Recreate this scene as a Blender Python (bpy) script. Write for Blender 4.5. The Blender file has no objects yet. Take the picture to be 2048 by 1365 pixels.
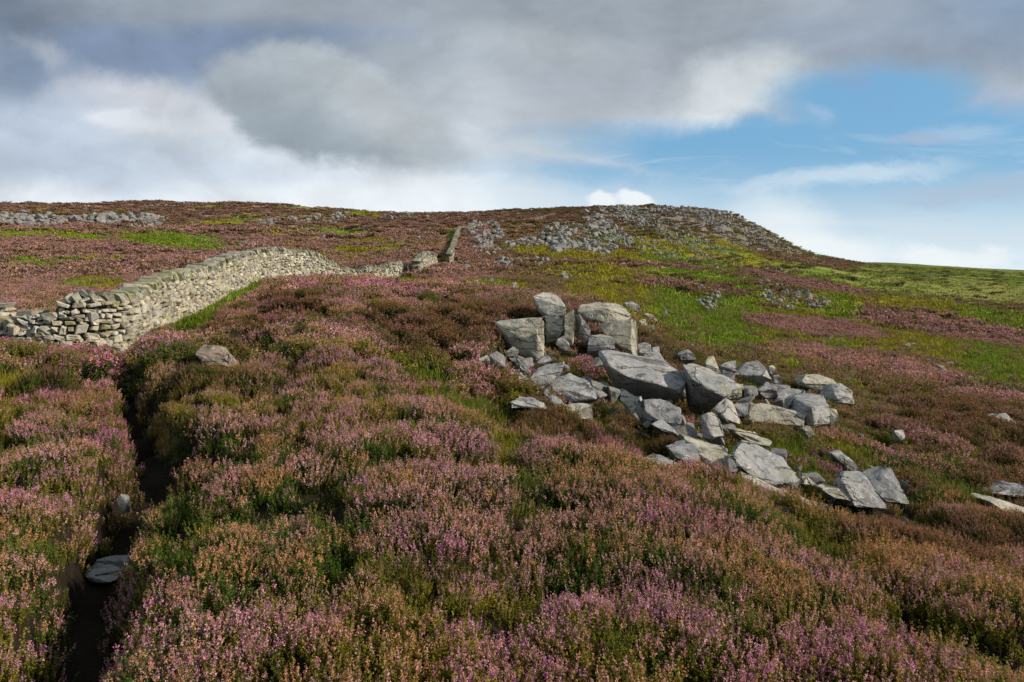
import bpy, bmesh, math, random
import numpy as np
from mathutils import Vector, Matrix, noise as mnoise, Euler

random.seed(7)
rng = np.random.default_rng(11)
R = math.radians
scene = bpy.context.scene
F, HZ = 1360.0, 545.0          # focal length and eye-level row of the 2048 px wide photograph

# ------------------------------------------------------------------ camera
cam_d = bpy.data.cameras.new("camera")
cam = bpy.data.objects.new("camera", cam_d)
scene.collection.objects.link(cam)
scene.camera = cam
cam.location = (0, 0, 0)
cam.rotation_euler = (R(90), 0, 0)
cam_d.sensor_width = 36
cam_d.lens = 36 * F / 2048
cam_d.shift_y = -(682.5 - HZ) / 2048
cam_d.clip_start = 0.05
cam_d.clip_end = 9000

# ------------------------------------------------------------------ sun
SUN_AZ, SUN_EL = 103.0, 29.0    # degrees clockwise from the view direction, and above the horizon
sun_d = bpy.data.lights.new("sun", 'SUN')
sun_d.energy = 5.0
sun_d.angle = R(1.5)
sun_d.color = (1.0, 0.86, 0.70)
sun = bpy.data.objects.new("sun", sun_d)
scene.collection.objects.link(sun)
to_sun = Vector((math.sin(R(SUN_AZ)) * math.cos(R(SUN_EL)), math.cos(R(SUN_AZ)) * math.cos(R(SUN_EL)), math.sin(R(SUN_EL))))
sun.rotation_euler = to_sun.to_track_quat('Z', 'Y').to_euler()

scene.view_settings.view_transform = 'Standard'
scene.view_settings.look = 'None'
scene.view_settings.exposure = 0.12
scene.view_settings.gamma = 1.0
scene.render.engine = 'CYCLES'
scene.cycles.use_denoising = True
scene.cycles.max_bounces = 5
scene.cycles.diffuse_bounces = 2
scene.cycles.glossy_bounces = 2
scene.cycles.transmission_bounces = 2

# ------------------------------------------------------------------ node helper
class NT:
    def __init__(s, tree):
        s.t = tree; s.n = tree.nodes; s.l = tree.links
    def node(s, typ, **kw):
        nd = s.n.new(typ)
        for k, v in kw.items(): setattr(nd, k, v)
        return nd
    def put(s, sock, v):
        if isinstance(v, bpy.types.NodeSocket): s.l.new(v, sock)
        elif v is not None: sock.default_value = v
    def m(s, op, a, b=None, c=None, clamp=False):
        nd = s.node('ShaderNodeMath', operation=op, use_clamp=clamp)
        s.put(nd.inputs[0], a); s.put(nd.inputs[1], b)
        if c is not None: s.put(nd.inputs[2], c)
        return nd.outputs[0]
    def mr(s, v, a, b, c=0.0, d=1.0, kind='SMOOTHSTEP'):
        nd = s.node('ShaderNodeMapRange', interpolation_type=kind)
        s.put(nd.inputs[0], v); s.put(nd.inputs[1], a); s.put(nd.inputs[2], b); s.put(nd.inputs[3], c); s.put(nd.inputs[4], d)
        return nd.outputs[0]
    def mix(s, f, a, b, blend='MIX'):
        nd = s.node('ShaderNodeMix', data_type='RGBA', blend_type=blend)
        s.put(nd.inputs[0], f); s.put(nd.inputs[6], a); s.put(nd.inputs[7], b)
        return nd.outputs[2]
    def noise(s, vec, scale, detail=4, rough=0.55, dist=0.0, out=0):
        nd = s.node('ShaderNodeTexNoise')
        s.put(nd.inputs['Vector'], vec)
        nd.inputs['Scale'].default_value = scale; nd.inputs['Detail'].default_value = detail
        nd.inputs['Roughness'].default_value = rough; nd.inputs['Distortion'].default_value = dist
        return nd.outputs[out]
    def noise2(s, *a, **k):
        o = s.noise(*a, **k); o.node.noise_dimensions = '2D'; return o
    def xyz(s, x, y, z):
        nd = s.node('ShaderNodeCombineXYZ')
        s.put(nd.inputs[0], x); s.put(nd.inputs[1], y); s.put(nd.inputs[2], z)
        return nd.outputs[0]

def c4(c): return (c[0], c[1], c[2], 1.0)

# ------------------------------------------------------------------ sky
world = bpy.data.worlds.new("World")
scene.world = world
world.use_nodes = True
world.cycles.sampling_method = 'MANUAL'
world.cycles.sample_map_resolution = 512
W = NT(world.node_tree); W.n.clear()
wout = W.node('ShaderNodeOutputWorld'); wbg = W.node('ShaderNodeBackground')
sky = W.node('ShaderNodeTexSky', sky_type='NISHITA')
sky.sun_disc = False; sky.sun_elevation = R(SUN_EL); sky.sun_rotation = R(SUN_AZ)
sky.air_density = 1.0; sky.dust_density = 0.6; sky.ozone_density = 2.5
tc = W.node('ShaderNodeTexCoord')
sp = W.node('ShaderNodeSeparateXYZ'); W.l.new(tc.outputs['Generated'], sp.inputs[0])
ay = W.m('MAXIMUM', W.m('ABSOLUTE', sp.outputs[1]), 0.12)
S = W.m('DIVIDE', sp.outputs[0], ay)
T = W.m('DIVIDE', sp.outputs[2], ay)
ST = W.xyz(S, W.m('MULTIPLY', T, 1.7), 0.0)
wn = W.node('ShaderNodeSeparateXYZ')
W.l.new(W.noise2(ST, 3.2, 7, 0.62, 0.3, out=1), wn.inputs[0])
wS = W.m('ADD', S, W.m('MULTIPLY', W.m('SUBTRACT', wn.outputs[0], 0.5), 0.17))
wT = W.m('ADD', T, W.m('MULTIPLY', W.m('SUBTRACT', wn.outputs[1], 0.5), 0.09))
wn2 = W.node('ShaderNodeSeparateXYZ')
W.l.new(W.noise2(ST, 8.0, 7, 0.62, 0.2, out=1), wn2.inputs[0])
fS = W.m('ADD', S, W.m('MULTIPLY', W.m('SUBTRACT', wn2.outputs[0], 0.5), 0.075))
fT = W.m('ADD', T, W.m('MULTIPLY', W.m('SUBTRACT', wn2.outputs[1], 0.5), 0.055))

wV = W.xyz(wS, wT, 0.0); fV = W.xyz(fS, fT, 0.0)
def blob(px, py, rx, ry, soft, ang=0.0, fine=False, op=1.0):
    mp = W.node('ShaderNodeMapping', vector_type='TEXTURE')
    W.l.new(fV if fine else wV, mp.inputs[0])
    mp.inputs['Location'].default_value = ((px - 1024) / F, (HZ - py) / F, 0)
    mp.inputs['Rotation'].default_value = (0, 0, R(ang))
    mp.inputs['Scale'].default_value = (rx / F, ry / F, 1)
    ln = W.node('ShaderNodeVectorMath', operation='LENGTH'); W.l.new(mp.outputs[0], ln.inputs[0])
    return W.mr(ln.outputs['Value'], 1 + soft, 1 - soft, 0.0, op)

nis = W.node('ShaderNodeVectorMath', operation='SCALE')
W.l.new(sky.outputs[0], nis.inputs[0]); nis.inputs['Scale'].default_value = 0.085
blue = W.mix(0.7, nis.outputs[0], c4((0.19, 0.45, 0.71)))
# pale veil that thickens towards the horizon
veil = W.mr(T, 0.19, -0.02)
clear = W.mix(veil, blue, c4((0.70, 0.80, 0.86)))
# thin streaky cloud
streak = W.noise2(W.xyz(W.m('MULTIPLY', S, 1.2), W.m('MULTIPLY', T, 9.0), 3.0), 2.6, 7, 0.62, 0.6)
streak_m = W.m('MULTIPLY', W.mr(streak, 0.50, 0.68), W.mr(T, 0.24, 0.14))
clear = W.mix(W.m('MULTIPLY', streak_m, 0.5), clear, c4((0.60, 0.69, 0.77)))
for (px, py, rx, ry, so, an, col, op) in [
    (1700, 358, 190, 16, .7, 3, (.66, .76, .83), .6), (1950, 385, 170, 17, .7, 4, (.40, .50, .62), .7),
    (1960, 278, 90, 16, .8, 5, (.40, .55, .72), .6), (1850, 298, 60, 12, .8, 0, (.36, .45, .60), .7),
    (1610, 245, 30, 16, .8, -30, (.38, .52, .70), .5), (1730, 160, 60, 22, .8, 20, (.22, .36, .58), .7),
    (1770, 200, 60, 20, .8, 20, (.20, .38, .62), .6)]:
    clear = W.mix(blob(px, py, rx, ry, so, an, False, op), clear, c4(col))
# cloud deck colour
n1 = W.noise2(ST, 2.4, 6, 0.58, 0.25)
n2 = W.noise2(W.xyz(S, W.m('MULTIPLY', T, 1.7), 7.3), 5.5, 7, 0.6, 0.2)
lum = W.m('ADD', W.mr(n1, 0.3, 0.72, -0.06, 0.09, 'LINEAR'), W.mr(n2, 0.3, 0.72, -0.09, 0.12, 'LINEAR'))
bil = W.m('ABSOLUTE', W.m('SUBTRACT', W.noise2(W.xyz(S, W.m('MULTIPLY', T, 1.5), 0.0), 4.3, 6, 0.55, 0.35), 0.5))
lum = W.m('ADD', lum, W.mr(bil, 0.0, 0.14, -0.055, 0.03, 'LINEAR'))
deck = W.mix(W.mr(T, 0.36, 0.07), c4((0.30, 0.345, 0.395)), c4((0.66, 0.71, 0.755)))
for (px, py, rx, ry, so, an, col, op) in [
    (330, 90, 420, 90, .7, 8, (.17, .235, .36), .85), (20, 10, 130, 70, .9, 0, (.09, .13, .20), .7),
    (10, 160, 70, 60, .9, 0, (.15, .21, .30), .6), (2030, 20, 200, 110, .9, 0, (.17, .25, .37), .75),
    (110, 105, 70, 22, .8, -25, (.42, .46, .52), .6), (290, 205, 150, 42, .7, -6, (.53, .55, .60), .8),
    (440, 260, 60, 22, .8, 0, (.60, .63, .68), .6), (1080, 100, 150, 38, .9, -10, (.46, .50, .53), .6),
    (150, 335, 330, 45, .8, 0, (.43, .51, .62), .75), (450, 355, 260, 26, .8, 0, (.50, .57, .66), .6), (560, 15, 330, 28, .9, 0, (.30, .33, .36), .7), (1250, 170, 200, 70, .9, 0, (.36, .40, .46), .5),
    (60, 270, 180, 60, .9, 0, (.38, .46, .58), .7), (1780, 70, 260, 50, .9, 0, (.27, .33, .42), .7)]:
    deck = W.mix(blob(px, py, rx, ry, so, an, False, op), deck, c4(col))
# the big low cloud, lit along its crown and dark below
big = blob(620, 205, 215, 112, .16, -14, True)
big2 = blob(760, 265, 180, 55, .5, -12, True)
bigm = W.m('MAXIMUM', big, big2)
bigcol = W.mix(W.mr(W.m('ADD', T, W.m('MULTIPLY', S, 0.22)), 0.11, 0.27), c4((0.20, 0.25, 0.295)), c4((0.45, 0.50, 0.53)))
bigcol = W.mix(W.m('MULTIPLY', blob(760, 225, 130, 50, .9, -25), .6), bigcol, c4((.47, .50, .51)))
deck = W.mix(W.m('MULTIPLY', bigm, 0.8), deck, bigcol)
for (px, py, rx, ry, so, an, col, op) in [
    (1480, 170, 120, 62, .6, 15, (.58, .63, .66), .85), (1430, 250, 55, 30, .5, 0, (.60, .65, .68), .8), (1100, 235, 120, 40, .5, -8, (.37, .41, .46), .6), (940, 160, 120, 36, .5, 10, (.40, .44, .48), .5), (250, 235, 90, 26, .4, -5, (.62, .65, .69), .7),
    (1300, 265, 110, 26, .7, 0, (.50, .55, .60), .7), 
    (1990, 200, 90, 32, .8, 0, (.36, .41, .50), .8)]:
    deck = W.mix(blob(px, py, rx, ry, so, an, True, op), deck, c4(col))
dv = W.node('ShaderNodeVectorMath', operation='SCALE')
W.l.new(deck, dv.inputs[0]); W.put(dv.inputs['Scale'], W.m('ADD', 1.07, W.m('MULTIPLY', lum, 1.1)))
hole = W.m('MAXIMUM', blob(1760, 225, 235, 92, .35, 4), blob(1620, 310, 500, 58, .4, -3))
hole = W.m('MAXIMUM', hole, blob(1960, 300, 330, 95, .4, 0))
hole = W.m('MAXIMUM', hole, W.m('MULTIPLY', W.mr(wT, .185, .145), W.mr(wS, -0.12, 0.12)))
skycol = W.mix(hole, dv.outputs[0], clear)
# cumulus tops beyond the hill, and low bright banks
for (px, py, rx, ry, so, op) in [(1200, 405, 34, 28, .3, .8), (1272, 408, 36, 28, .3, .85), (1560, 455, 90, 60, .8, .6),
                                 (1640, 500, 120, 30, .6, .7), (1860, 510, 70, 20, .5, .7), (1950, 515, 60, 16, .5, .6), (1000, 400, 300, 40, .8, .4)]:
    skycol = W.mix(blob(px, py, rx, ry, so, 0, True, op), skycol, c4((.84, .88, .89)))
W.l.new(skycol, wbg.inputs['Color'])
wbg.inputs['Strength'].default_value = 1.0
W.l.new(wbg.outputs[0], wout.inputs[0])

# ------------------------------------------------------------------ numeric noise
def hash2(ix, iy, seed):
    h = (ix.astype(np.int64) * 374761393 + iy.astype(np.int64) * 668265263 + seed * 1442695041) & 0xFFFFFFFF
    h = ((h ^ (h >> 13)) * 1274126177) & 0xFFFFFFFF
    h = ((h ^ (h >> 16)) * 2246822519) & 0xFFFFFFFF
    return ((h ^ (h >> 15)) & 0xFFFFFF) / float(0x1000000)

def vnoise(x, y, seed=0):
    ix, iy = np.floor(x), np.floor(y)
    fx, fy = x - ix, y - iy
    fx = fx * fx * fx * (fx * (fx * 6 - 15) + 10); fy = fy * fy * fy * (fy * (fy * 6 - 15) + 10)
    a = hash2(ix, iy, seed); b = hash2(ix + 1, iy, seed); c = hash2(ix, iy + 1, seed); d = hash2(ix + 1, iy + 1, seed)
    return a + (b - a) * fx + (c - a) * fy + (a - b - c + d) * fx * fy

def fbm(x, y, seed=0, octv=4, gain=0.5):
    s, a, t = 0.0, 1.0, 0.0
    for o in range(octv):
        s = s + a * vnoise(x * 2 ** o + o * 17.3, y * 2 ** o - o * 9.1, seed + o); t += a; a *= gain
    return s / t

def worley(x, y, seed=0):
    ix, iy = np.floor(x), np.floor(y)
    best = np.full(x.shape, 9.0)
    for dx in (-1, 0, 1):
        for dy in (-1, 0, 1):
            cx, cy = ix + dx, iy + dy
            px = cx + 0.15 + 0.7 * hash2(cx, cy, seed); py = cy + 0.15 + 0.7 * hash2(cx, cy, seed + 91)
            rad = 0.75 + 0.5 * hash2(cx, cy, seed + 55)
            best = np.minimum(best, ((px - x) ** 2 + (py - y) ** 2) / (rad * rad))
    return np.sqrt(best)

def worley_id(x, y, seed=0):
    ix, iy = np.floor(x), np.floor(y)
    best = np.full(x.shape, 9.0); bid = np.zeros(x.shape)
    for dx in (-1, 0, 1):
        for dy in (-1, 0, 1):
            cx, cy = ix + dx, iy + dy
            px = cx + 0.15 + 0.7 * hash2(cx, cy, seed); py = cy + 0.15 + 0.7 * hash2(cx, cy, seed + 91)
            rad = 0.75 + 0.5 * hash2(cx, cy, seed + 55)
            q = ((px - x) ** 2 + (py - y) ** 2) / (rad * rad)
            bid = np.where(q < best, hash2(cx, cy, seed + 7), bid); best = np.minimum(best, q)
    return np.sqrt(best), bid

def sstep(a, b, v):
    t = np.clip((v - a) / (b - a), 0, 1)
    return t * t * (3 - 2 * t)

# ------------------------------------------------------------------ the lie of the land: height profiles (distance, row) per bearing
COLS = {
 -600: [(1.2, 2415), (2.4, 1480), (6, 870), (10, 722), (13, 684), (17, 700), (19, 660), (30, 603), (45, 565), (70, 515), (100, 480), (150, 450), (170, 445), (185, 431), (250, 417), (300, 413), (420, 450), (1500, 560)],
 0:    [(1.2, 2415), (2.4, 1480), (3, 1265), (6, 870), (10, 722), (13, 684), (17, 700), (19, 659), (25, 628), (30, 603), (45, 565), (70, 515), (100, 480), (150, 452), (170, 449), (185, 432), (250, 417), (300, 413), (420, 450), (1500, 560)],
 140:  [(1.2, 2415), (2.4, 1480), (3, 1265), (6, 880), (9, 768), (13, 708), (17, 712), (19, 668), (25, 628), (30, 603), (45, 562), (70, 515), (100, 482), (150, 455), (170, 450), (185, 433), (250, 418), (300, 412), (420, 450), (1500, 560)],
 250:  [(1.2, 2415), (2.4, 1490), (3, 1270), (5, 960), (8, 780), (11, 722), (14, 703), (17, 712), (19, 676), (25, 628), (30, 600), (45, 560), (70, 515), (100, 482), (150, 456), (172, 450), (185, 436), (250, 417), (300, 411), (420, 450), (1500, 560)],
 370:  [(1.2, 2415), (2.4, 1490), (3, 1255), (5, 935), (8, 772), (11, 705), (14, 684), (18, 662), (22, 640), (28, 600), (34, 575), (45, 552), (70, 515), (100, 482), (150, 456), (200, 437), (250, 419), (300, 412), (420, 450), (1500, 560)],
 500:  [(1.2, 2415), (2.4, 1490), (3, 1250), (5, 930), (8, 765), (12, 675), (16, 634), (22, 606), (28, 583), (34, 562), (42, 548), (55, 528), (70, 506), (100, 481), (150, 456), (200, 436), (250, 421), (300, 414), (420, 450), (1500, 560)],
 600:  [(1.2, 2415), (2.4, 1495), (3, 1245), (5, 920), (8, 757), (11, 690), (15, 632), (20, 592), (26, 568), (31, 560), (37, 556), (45, 548), (60, 526), (75, 512), (100, 486), (150, 458), (200, 438), (260, 422), (300, 417), (420, 450), (1500, 560)],
 700:  [(1.2, 2415), (2.4, 1500), (3, 1240), (5, 905), (8, 752), (10, 705), (14, 640), (20, 586), (25, 564), (29, 557), (35, 573), (45, 577), (60, 540), (75, 522), (100, 490), (150, 460), (200, 442), (280, 426), (310, 425), (420, 455), (1500, 560)],
 850:  [(1.2, 2415), (2.4, 1500), (3, 1235), (5, 900), (6.8, 802), (8, 785), (9.5, 752), (12, 690), (16, 622), (22, 582), (27, 566), (31, 570), (38, 568), (50, 550), (60, 538), (75, 518), (100, 487), (130, 466), (200, 442), (260, 432), (300, 430), (420, 455), (1500, 560)],
 1000: [(1.2, 2415), (2.4, 1500), (3, 1235), (5, 905), (6.2, 848), (7.5, 858), (10, 775), (12, 732), (14, 685), (16, 640), (20, 600), (24, 580), (30, 588), (40, 565), (55, 540), (75, 520), (100, 487), (130, 464), (200, 442), (270, 430), (320, 428), (420, 455), (1500, 560)],
 1130: [(1.2, 2415), (2.4, 1500), (3, 1235), (5, 925), (5.7, 882), (7, 897), (9, 825), (11.5, 775), (13, 740), (15, 670), (17, 618), (20, 602), (24, 603), (32, 588), (45, 560), (60, 540), (80, 515), (110, 483), (150, 458), (220, 434), (300, 422), (330, 421), (420, 455), (1500, 560)],
 1250: [(1.2, 2415), (2.4, 1500), (3, 1235), (4.6, 960), (5.5, 908), (7, 925), (9, 872), (11, 815), (13, 765), (15, 700), (17, 648), (20, 632), (25, 628), (35, 600), (50, 570), (70, 545), (100, 510), (130, 490), (160, 470), (200, 448), (250, 428), (300, 418), (335, 415), (440, 460), (1500, 560)],
 1430: [(1.2, 2415), (2.4, 1500), (3, 1240), (4.6, 990), (5.4, 942), (6.7, 975), (8.2, 918), (10, 860), (12, 812), (15, 755), (18, 722), (25, 680), (35, 640), (50, 603), (70, 574), (100, 545), (140, 512), (180, 485), (230, 455), (280, 435), (320, 424), (350, 422), (450, 465), (1500, 560)],
 1520: [(1.2, 2415), (2.4, 1500), (3, 1245), (4.5, 1015), (5.2, 970), (6.5, 1008), (8.2, 942), (10, 880), (13, 812), (17, 755), (22, 712), (30, 668), (45, 622), (65, 588), (100, 553), (150, 520), (200, 497), (260, 474), (320, 460), (350, 458), (450, 490), (1500, 560)],
 1620: [(1.2, 2415), (2.4, 1500), (3, 1250), (4.5, 1040), (5.1, 1008), (6.5, 1045), (8.2, 968), (11, 875), (15, 800), (20, 748), (30, 688), (45, 638), (65, 600), (100, 562), (150, 535), (220, 519), (300, 510), (360, 507), (450, 525), (1500, 560)],
 1750: [(1.2, 2400), (2.4, 1480), (3, 1250), (4.3, 1080), (4.9, 1045), (6.5, 1085), (9, 975), (12, 885), (16, 818), (22, 757), (30, 708), (45, 660), (65, 620), (100, 585), (150, 560), (250, 541), (400, 529), (550, 526), (700, 535), (1500, 560)],
 1900: [(1.2, 2370), (2.4, 1470), (3, 1255), (4, 1120), (4.8, 1075), (6.5, 1118), (8.5, 1010), (11, 930), (15, 855), (20, 795), (28, 735), (40, 688), (60, 645), (90, 610), (150, 575), (250, 550), (400, 537), (600, 534), (800, 542), (1500, 560)],
 2048: [(1.2, 2350), (2.4, 1460), (3, 1260), (4, 1150), (4.7, 1108), (6.5, 1152), (8, 1060), (11, 960), (15, 880), (20, 815), (28, 752), (40, 702), (60, 657), (90, 622), (150, 587), (250, 560), (400, 545), (650, 541), (850, 548), (1500, 560)],
 2700: [(1.2, 2300), (2.4, 1450), (3, 1290), (4, 1200), (4.7, 1160), (6.5, 1170), (8, 1100), (11, 990), (15, 900), (20, 835), (28, 770), (40, 715), (60, 667), (90, 630), (150, 592), (250, 565), (400, 551), (650, 547), (850, 550), (1500, 560)],
}
def pchip(xs, ys, xq):
    xs = np.asarray(xs, float); ys = np.asarray(ys, float)
    h = np.diff(xs); dl = np.diff(ys, axis=0) / h.reshape((-1,) + (1,) * (ys.ndim - 1))
    m = np.zeros_like(ys); m[0] = dl[0]; m[-1] = dl[-1]
    for i in range(1, len(xs) - 1):
        w1 = 2 * h[i] + h[i - 1]; w2 = h[i] + 2 * h[i - 1]
        ok = dl[i - 1] * dl[i] > 0
        with np.errstate(divide='ignore', invalid='ignore'):
            v = (w1 + w2) / (w1 / np.where(ok, dl[i - 1], 1) + w2 / np.where(ok, dl[i], 1))
        m[i] = np.where(ok, v, 0)
    xq = np.clip(xq, xs[0], xs[-1])
    k = np.clip(np.searchsorted(xs, xq, side='right') - 1, 0, len(xs) - 2)
    t = (xq - xs[k]) / h[k]
    sh = (-1,) + (1,) * (ys.ndim - 1)
    t = t.reshape(sh); hk = h[k].reshape(sh)
    return ((2 * t**3 - 3 * t**2 + 1) * ys[k] + (t**3 - 2 * t**2 + t) * hk * m[k] + (-2 * t**3 + 3 * t**2) * ys[k + 1] + (t**3 - t**2) * hk * m[k + 1])

NL = 700
LD = np.linspace(math.log(1.2), math.log(1500), NL)
cols = sorted(COLS)
prof = []
for c in cols:
    pts = np.array(COLS[c], float)
    z = (HZ - pts[:, 1]) * pts[:, 0] / F
    prof.append(pchip(np.log(pts[:, 0]), z, LD))
prof = np.array(prof)
UQ = np.linspace(-600, 2700, 1101)
TAB = pchip(np.array(cols, float), prof, UQ)
for _ in range(3):       # soften along the bearing
    TAB[1:-1] = 0.25 * TAB[:-2] + 0.5 * TAB[1:-1] + 0.25 * TAB[2:]

def base_h(x, y):
    x = np.asarray(x, float); y = np.asarray(y, float)
    d = np.maximum(y, 1.2)
    px = np.clip(1024 + F * x / d, UQ[0], UQ[-1] - 1e-3)
    a = (px - UQ[0]) / (UQ[1] - UQ[0]); i = np.clip(a.astype(int), 0, len(UQ) - 2); fa = a - i
    b = np.clip((np.log(np.minimum(d, 1499)) - LD[0]) / (LD[1] - LD[0]), 0, NL - 1.001); j = b.astype(int); fb = b - j
    return (TAB[i, j] * (1 - fa) * (1 - fb) + TAB[i + 1, j] * fa * (1 - fb) + TAB[i, j + 1] * (1 - fa) * fb + TAB[i + 1, j + 1] * fa * fb)

DS = np.exp(np.linspace(math.log(1.3), math.log(700), 1500))
def hit(px, py, dmin=1.3, dmax=700):
    """first place along the bearing px whose ground shows at row py"""
    u = (px - 1024) / F
    d = DS[(DS >= dmin) & (DS <= dmax)]
    row = HZ - base_h(u * d, d) * F / d
    k = np.nonzero(row <= py)[0]
    dd = d[k[0]] if len(k) else d[np.argmin(row)]
    return u * dd, float(dd), float(base_h(np.array([u * dd]), np.array([dd]))[0])

# trodden trench through the heather
def hit_floor(px, py, drop):
    u = (px - 1024) / F
    row = HZ - (base_h(u * DS, DS) - drop) * F / DS
    k = np.nonzero(row <= py)[0][0]
    return u * DS[k], float(DS[k])
TR = [hit_floor(p[0], p[1], .42) for p in [(160, 1420), (185, 1200), (235, 1090), (320, 985), (300, 900), (268, 830), (245, 770), (238, 735)]]
TR = [(-1.5, .8)] + TR
BAY = hit_floor(430, 985, .42)
TRW = [0.21, 0.21, 0.19, 0.18, 0.32, 0.22, 0.17, 0.15, 0.14]
def trench(x, y):
    best = np.full(x.shape, 99.0)
    (ax, ay_), (bx, by) = TR[4], BAY
    t = np.clip(((x - ax) * (bx - ax) + (y - ay_) * (by - ay_)) / ((bx - ax) ** 2 + (by - ay_) ** 2), 0, 1)
    best = np.hypot(x - ax - t * (bx - ax), y - ay_ - t * (by - ay_)) / (.30 - .08 * t)
    for i in range(len(TR) - 1):
        ax, ay_ = TR[i]; bx, by = TR[i + 1]
        L = (bx - ax) ** 2 + (by - ay_) ** 2
        t = np.clip(((x - ax) * (bx - ax) + (y - ay_) * (by - ay_)) / L, 0, 1)
        w = TRW[i] * (1 - t) + TRW[i + 1] * t
        best = np.minimum(best, np.hypot(x - ax - t * (bx - ax), y - ay_ - t * (by - ay_)) / w)
    return best   # 1 at the trench edge

def ell(px, py, lst):
    m = np.zeros(px.shape)
    for e in lst:
        cx, cy, rx, ry = e[:4]; an = R(e[4]) if len(e) > 4 else 0.0
        ca, sa = math.cos(an), math.sin(an)
        dx, dy = px - cx, py - cy
        a = (dx * ca + dy * sa) / rx; b = (dy * ca - dx * sa) / ry
        m = np.maximum(m, sstep(1.35, 0.65, np.sqrt(a * a + b * b)))
    return m

GREEN = [(445, 603, 130, 20, -33), (860, 765, 120, 38, 22), (985, 820, 80, 26, 25), (800, 745, 70, 20, 10), (925, 1215, 80, 55), (1110, 1105, 55, 28), (30, 742, 55, 26),
         (350, 487, 130, 12, 2), (190, 566, 75, 13), (60, 473, 80, 7), (440, 448, 60, 5), (710, 506, 40, 7), (745, 489, 60, 6), (160, 480, 60, 7), (680, 468, 60, 6),
         (895, 497, 12, 40, 12), (1080, 508, 100, 13, 8), (1190, 522, 120, 12, 4), (1240, 551, 120, 11, 3), (1330, 503, 130, 13, 14), (720, 430, 40, 5),
         (1500, 520, 60, 16, 15), (1480, 505, 60, 14, 20), (620, 447, 30, 5), 
         (1860, 935, 90, 26, 35), (1950, 985, 60, 16, 30), (1790, 880, 60, 18, 20), (1000, 568, 90, 9, 5), (830, 562, 60, 7),
         (1210, 830, 26, 40, 25), (1130, 700, 12, 22), (1020, 735, 26, 14), (1250, 790, 20, 30), (1430, 800, 45, 12), (1560, 870, 60, 14, 15), (1700, 900, 50, 20, 30), (1500, 740, 80, 18, 15), (1650, 720, 60, 12, 10)]
PINK = [(1640, 655, 120, 15, 6), (1800, 642, 100, 14, 6), (1930, 662, 150, 17, 9), (1700, 712, 180, 14, 5), (1820, 745, 190, 16, 9), (1990, 790, 110, 12, 8), (1560, 645, 70, 10, 8),
        (1640, 578, 90, 8, 12), (1560, 560, 90, 7, 8), (1010, 446, 190, 6, -2), (1600, 522, 90, 9, 8), (1700, 522, 60, 5, 8), (1130, 600, 60, 8), (1330, 573, 70, 6, 5), (1250, 535, 200, 4, 2)]
MAGENTA = [(690, 640, 55, 12), (550, 695, 26, 16), (770, 690, 30, 14), (845, 765, 22, 13), (700, 655, 60, 12, 8), (1230, 755, 22, 13), (1185, 740, 18, 14), (1005, 775, 28, 13), (1190, 660, 20, 7),
           (575, 745, 26, 10), (250, 830, 50, 60, 50), (210, 870, 60, 20), (100, 780, 90, 30), (1080, 850, 14, 9), (150, 735, 90, 16), (1700, 845, 26, 8, 15), (720, 575, 120, 7, 2), (260, 508, 60, 5), (30, 495, 40, 5), (0, 492, 30, 5)]
DARKBR = [(590, 620, 70, 28), (450, 660, 90, 22), (770, 640, 70, 20), (900, 660, 110, 45), (1000, 625, 80, 16, 5), (1250, 850, 110, 32, 22), (1420, 890, 50, 30, 35), (1950, 860, 160, 42, 12), (1900, 810, 120, 18, 10), (1990, 945, 60, 30),
          (1850, 1050, 200, 32, 14), (860, 700, 70, 24), (1220, 660, 30, 12), (1100, 850, 120, 20, 14), (1400, 610, 14, 20), (1990, 1080, 90, 26), (330, 900, 90, 40), (560, 600, 30, 18)]
YELLOW = [(700, 780, 120, 26, 20), (620, 820, 90, 30), (880, 1180, 190, 26), (230, 920, 70, 24), (400, 790, 120, 28), (1140, 497, 120, 9, 10), (1180, 520, 90, 6), (1500, 925, 40, 14), (1550, 985, 120, 14, 18)]

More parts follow.
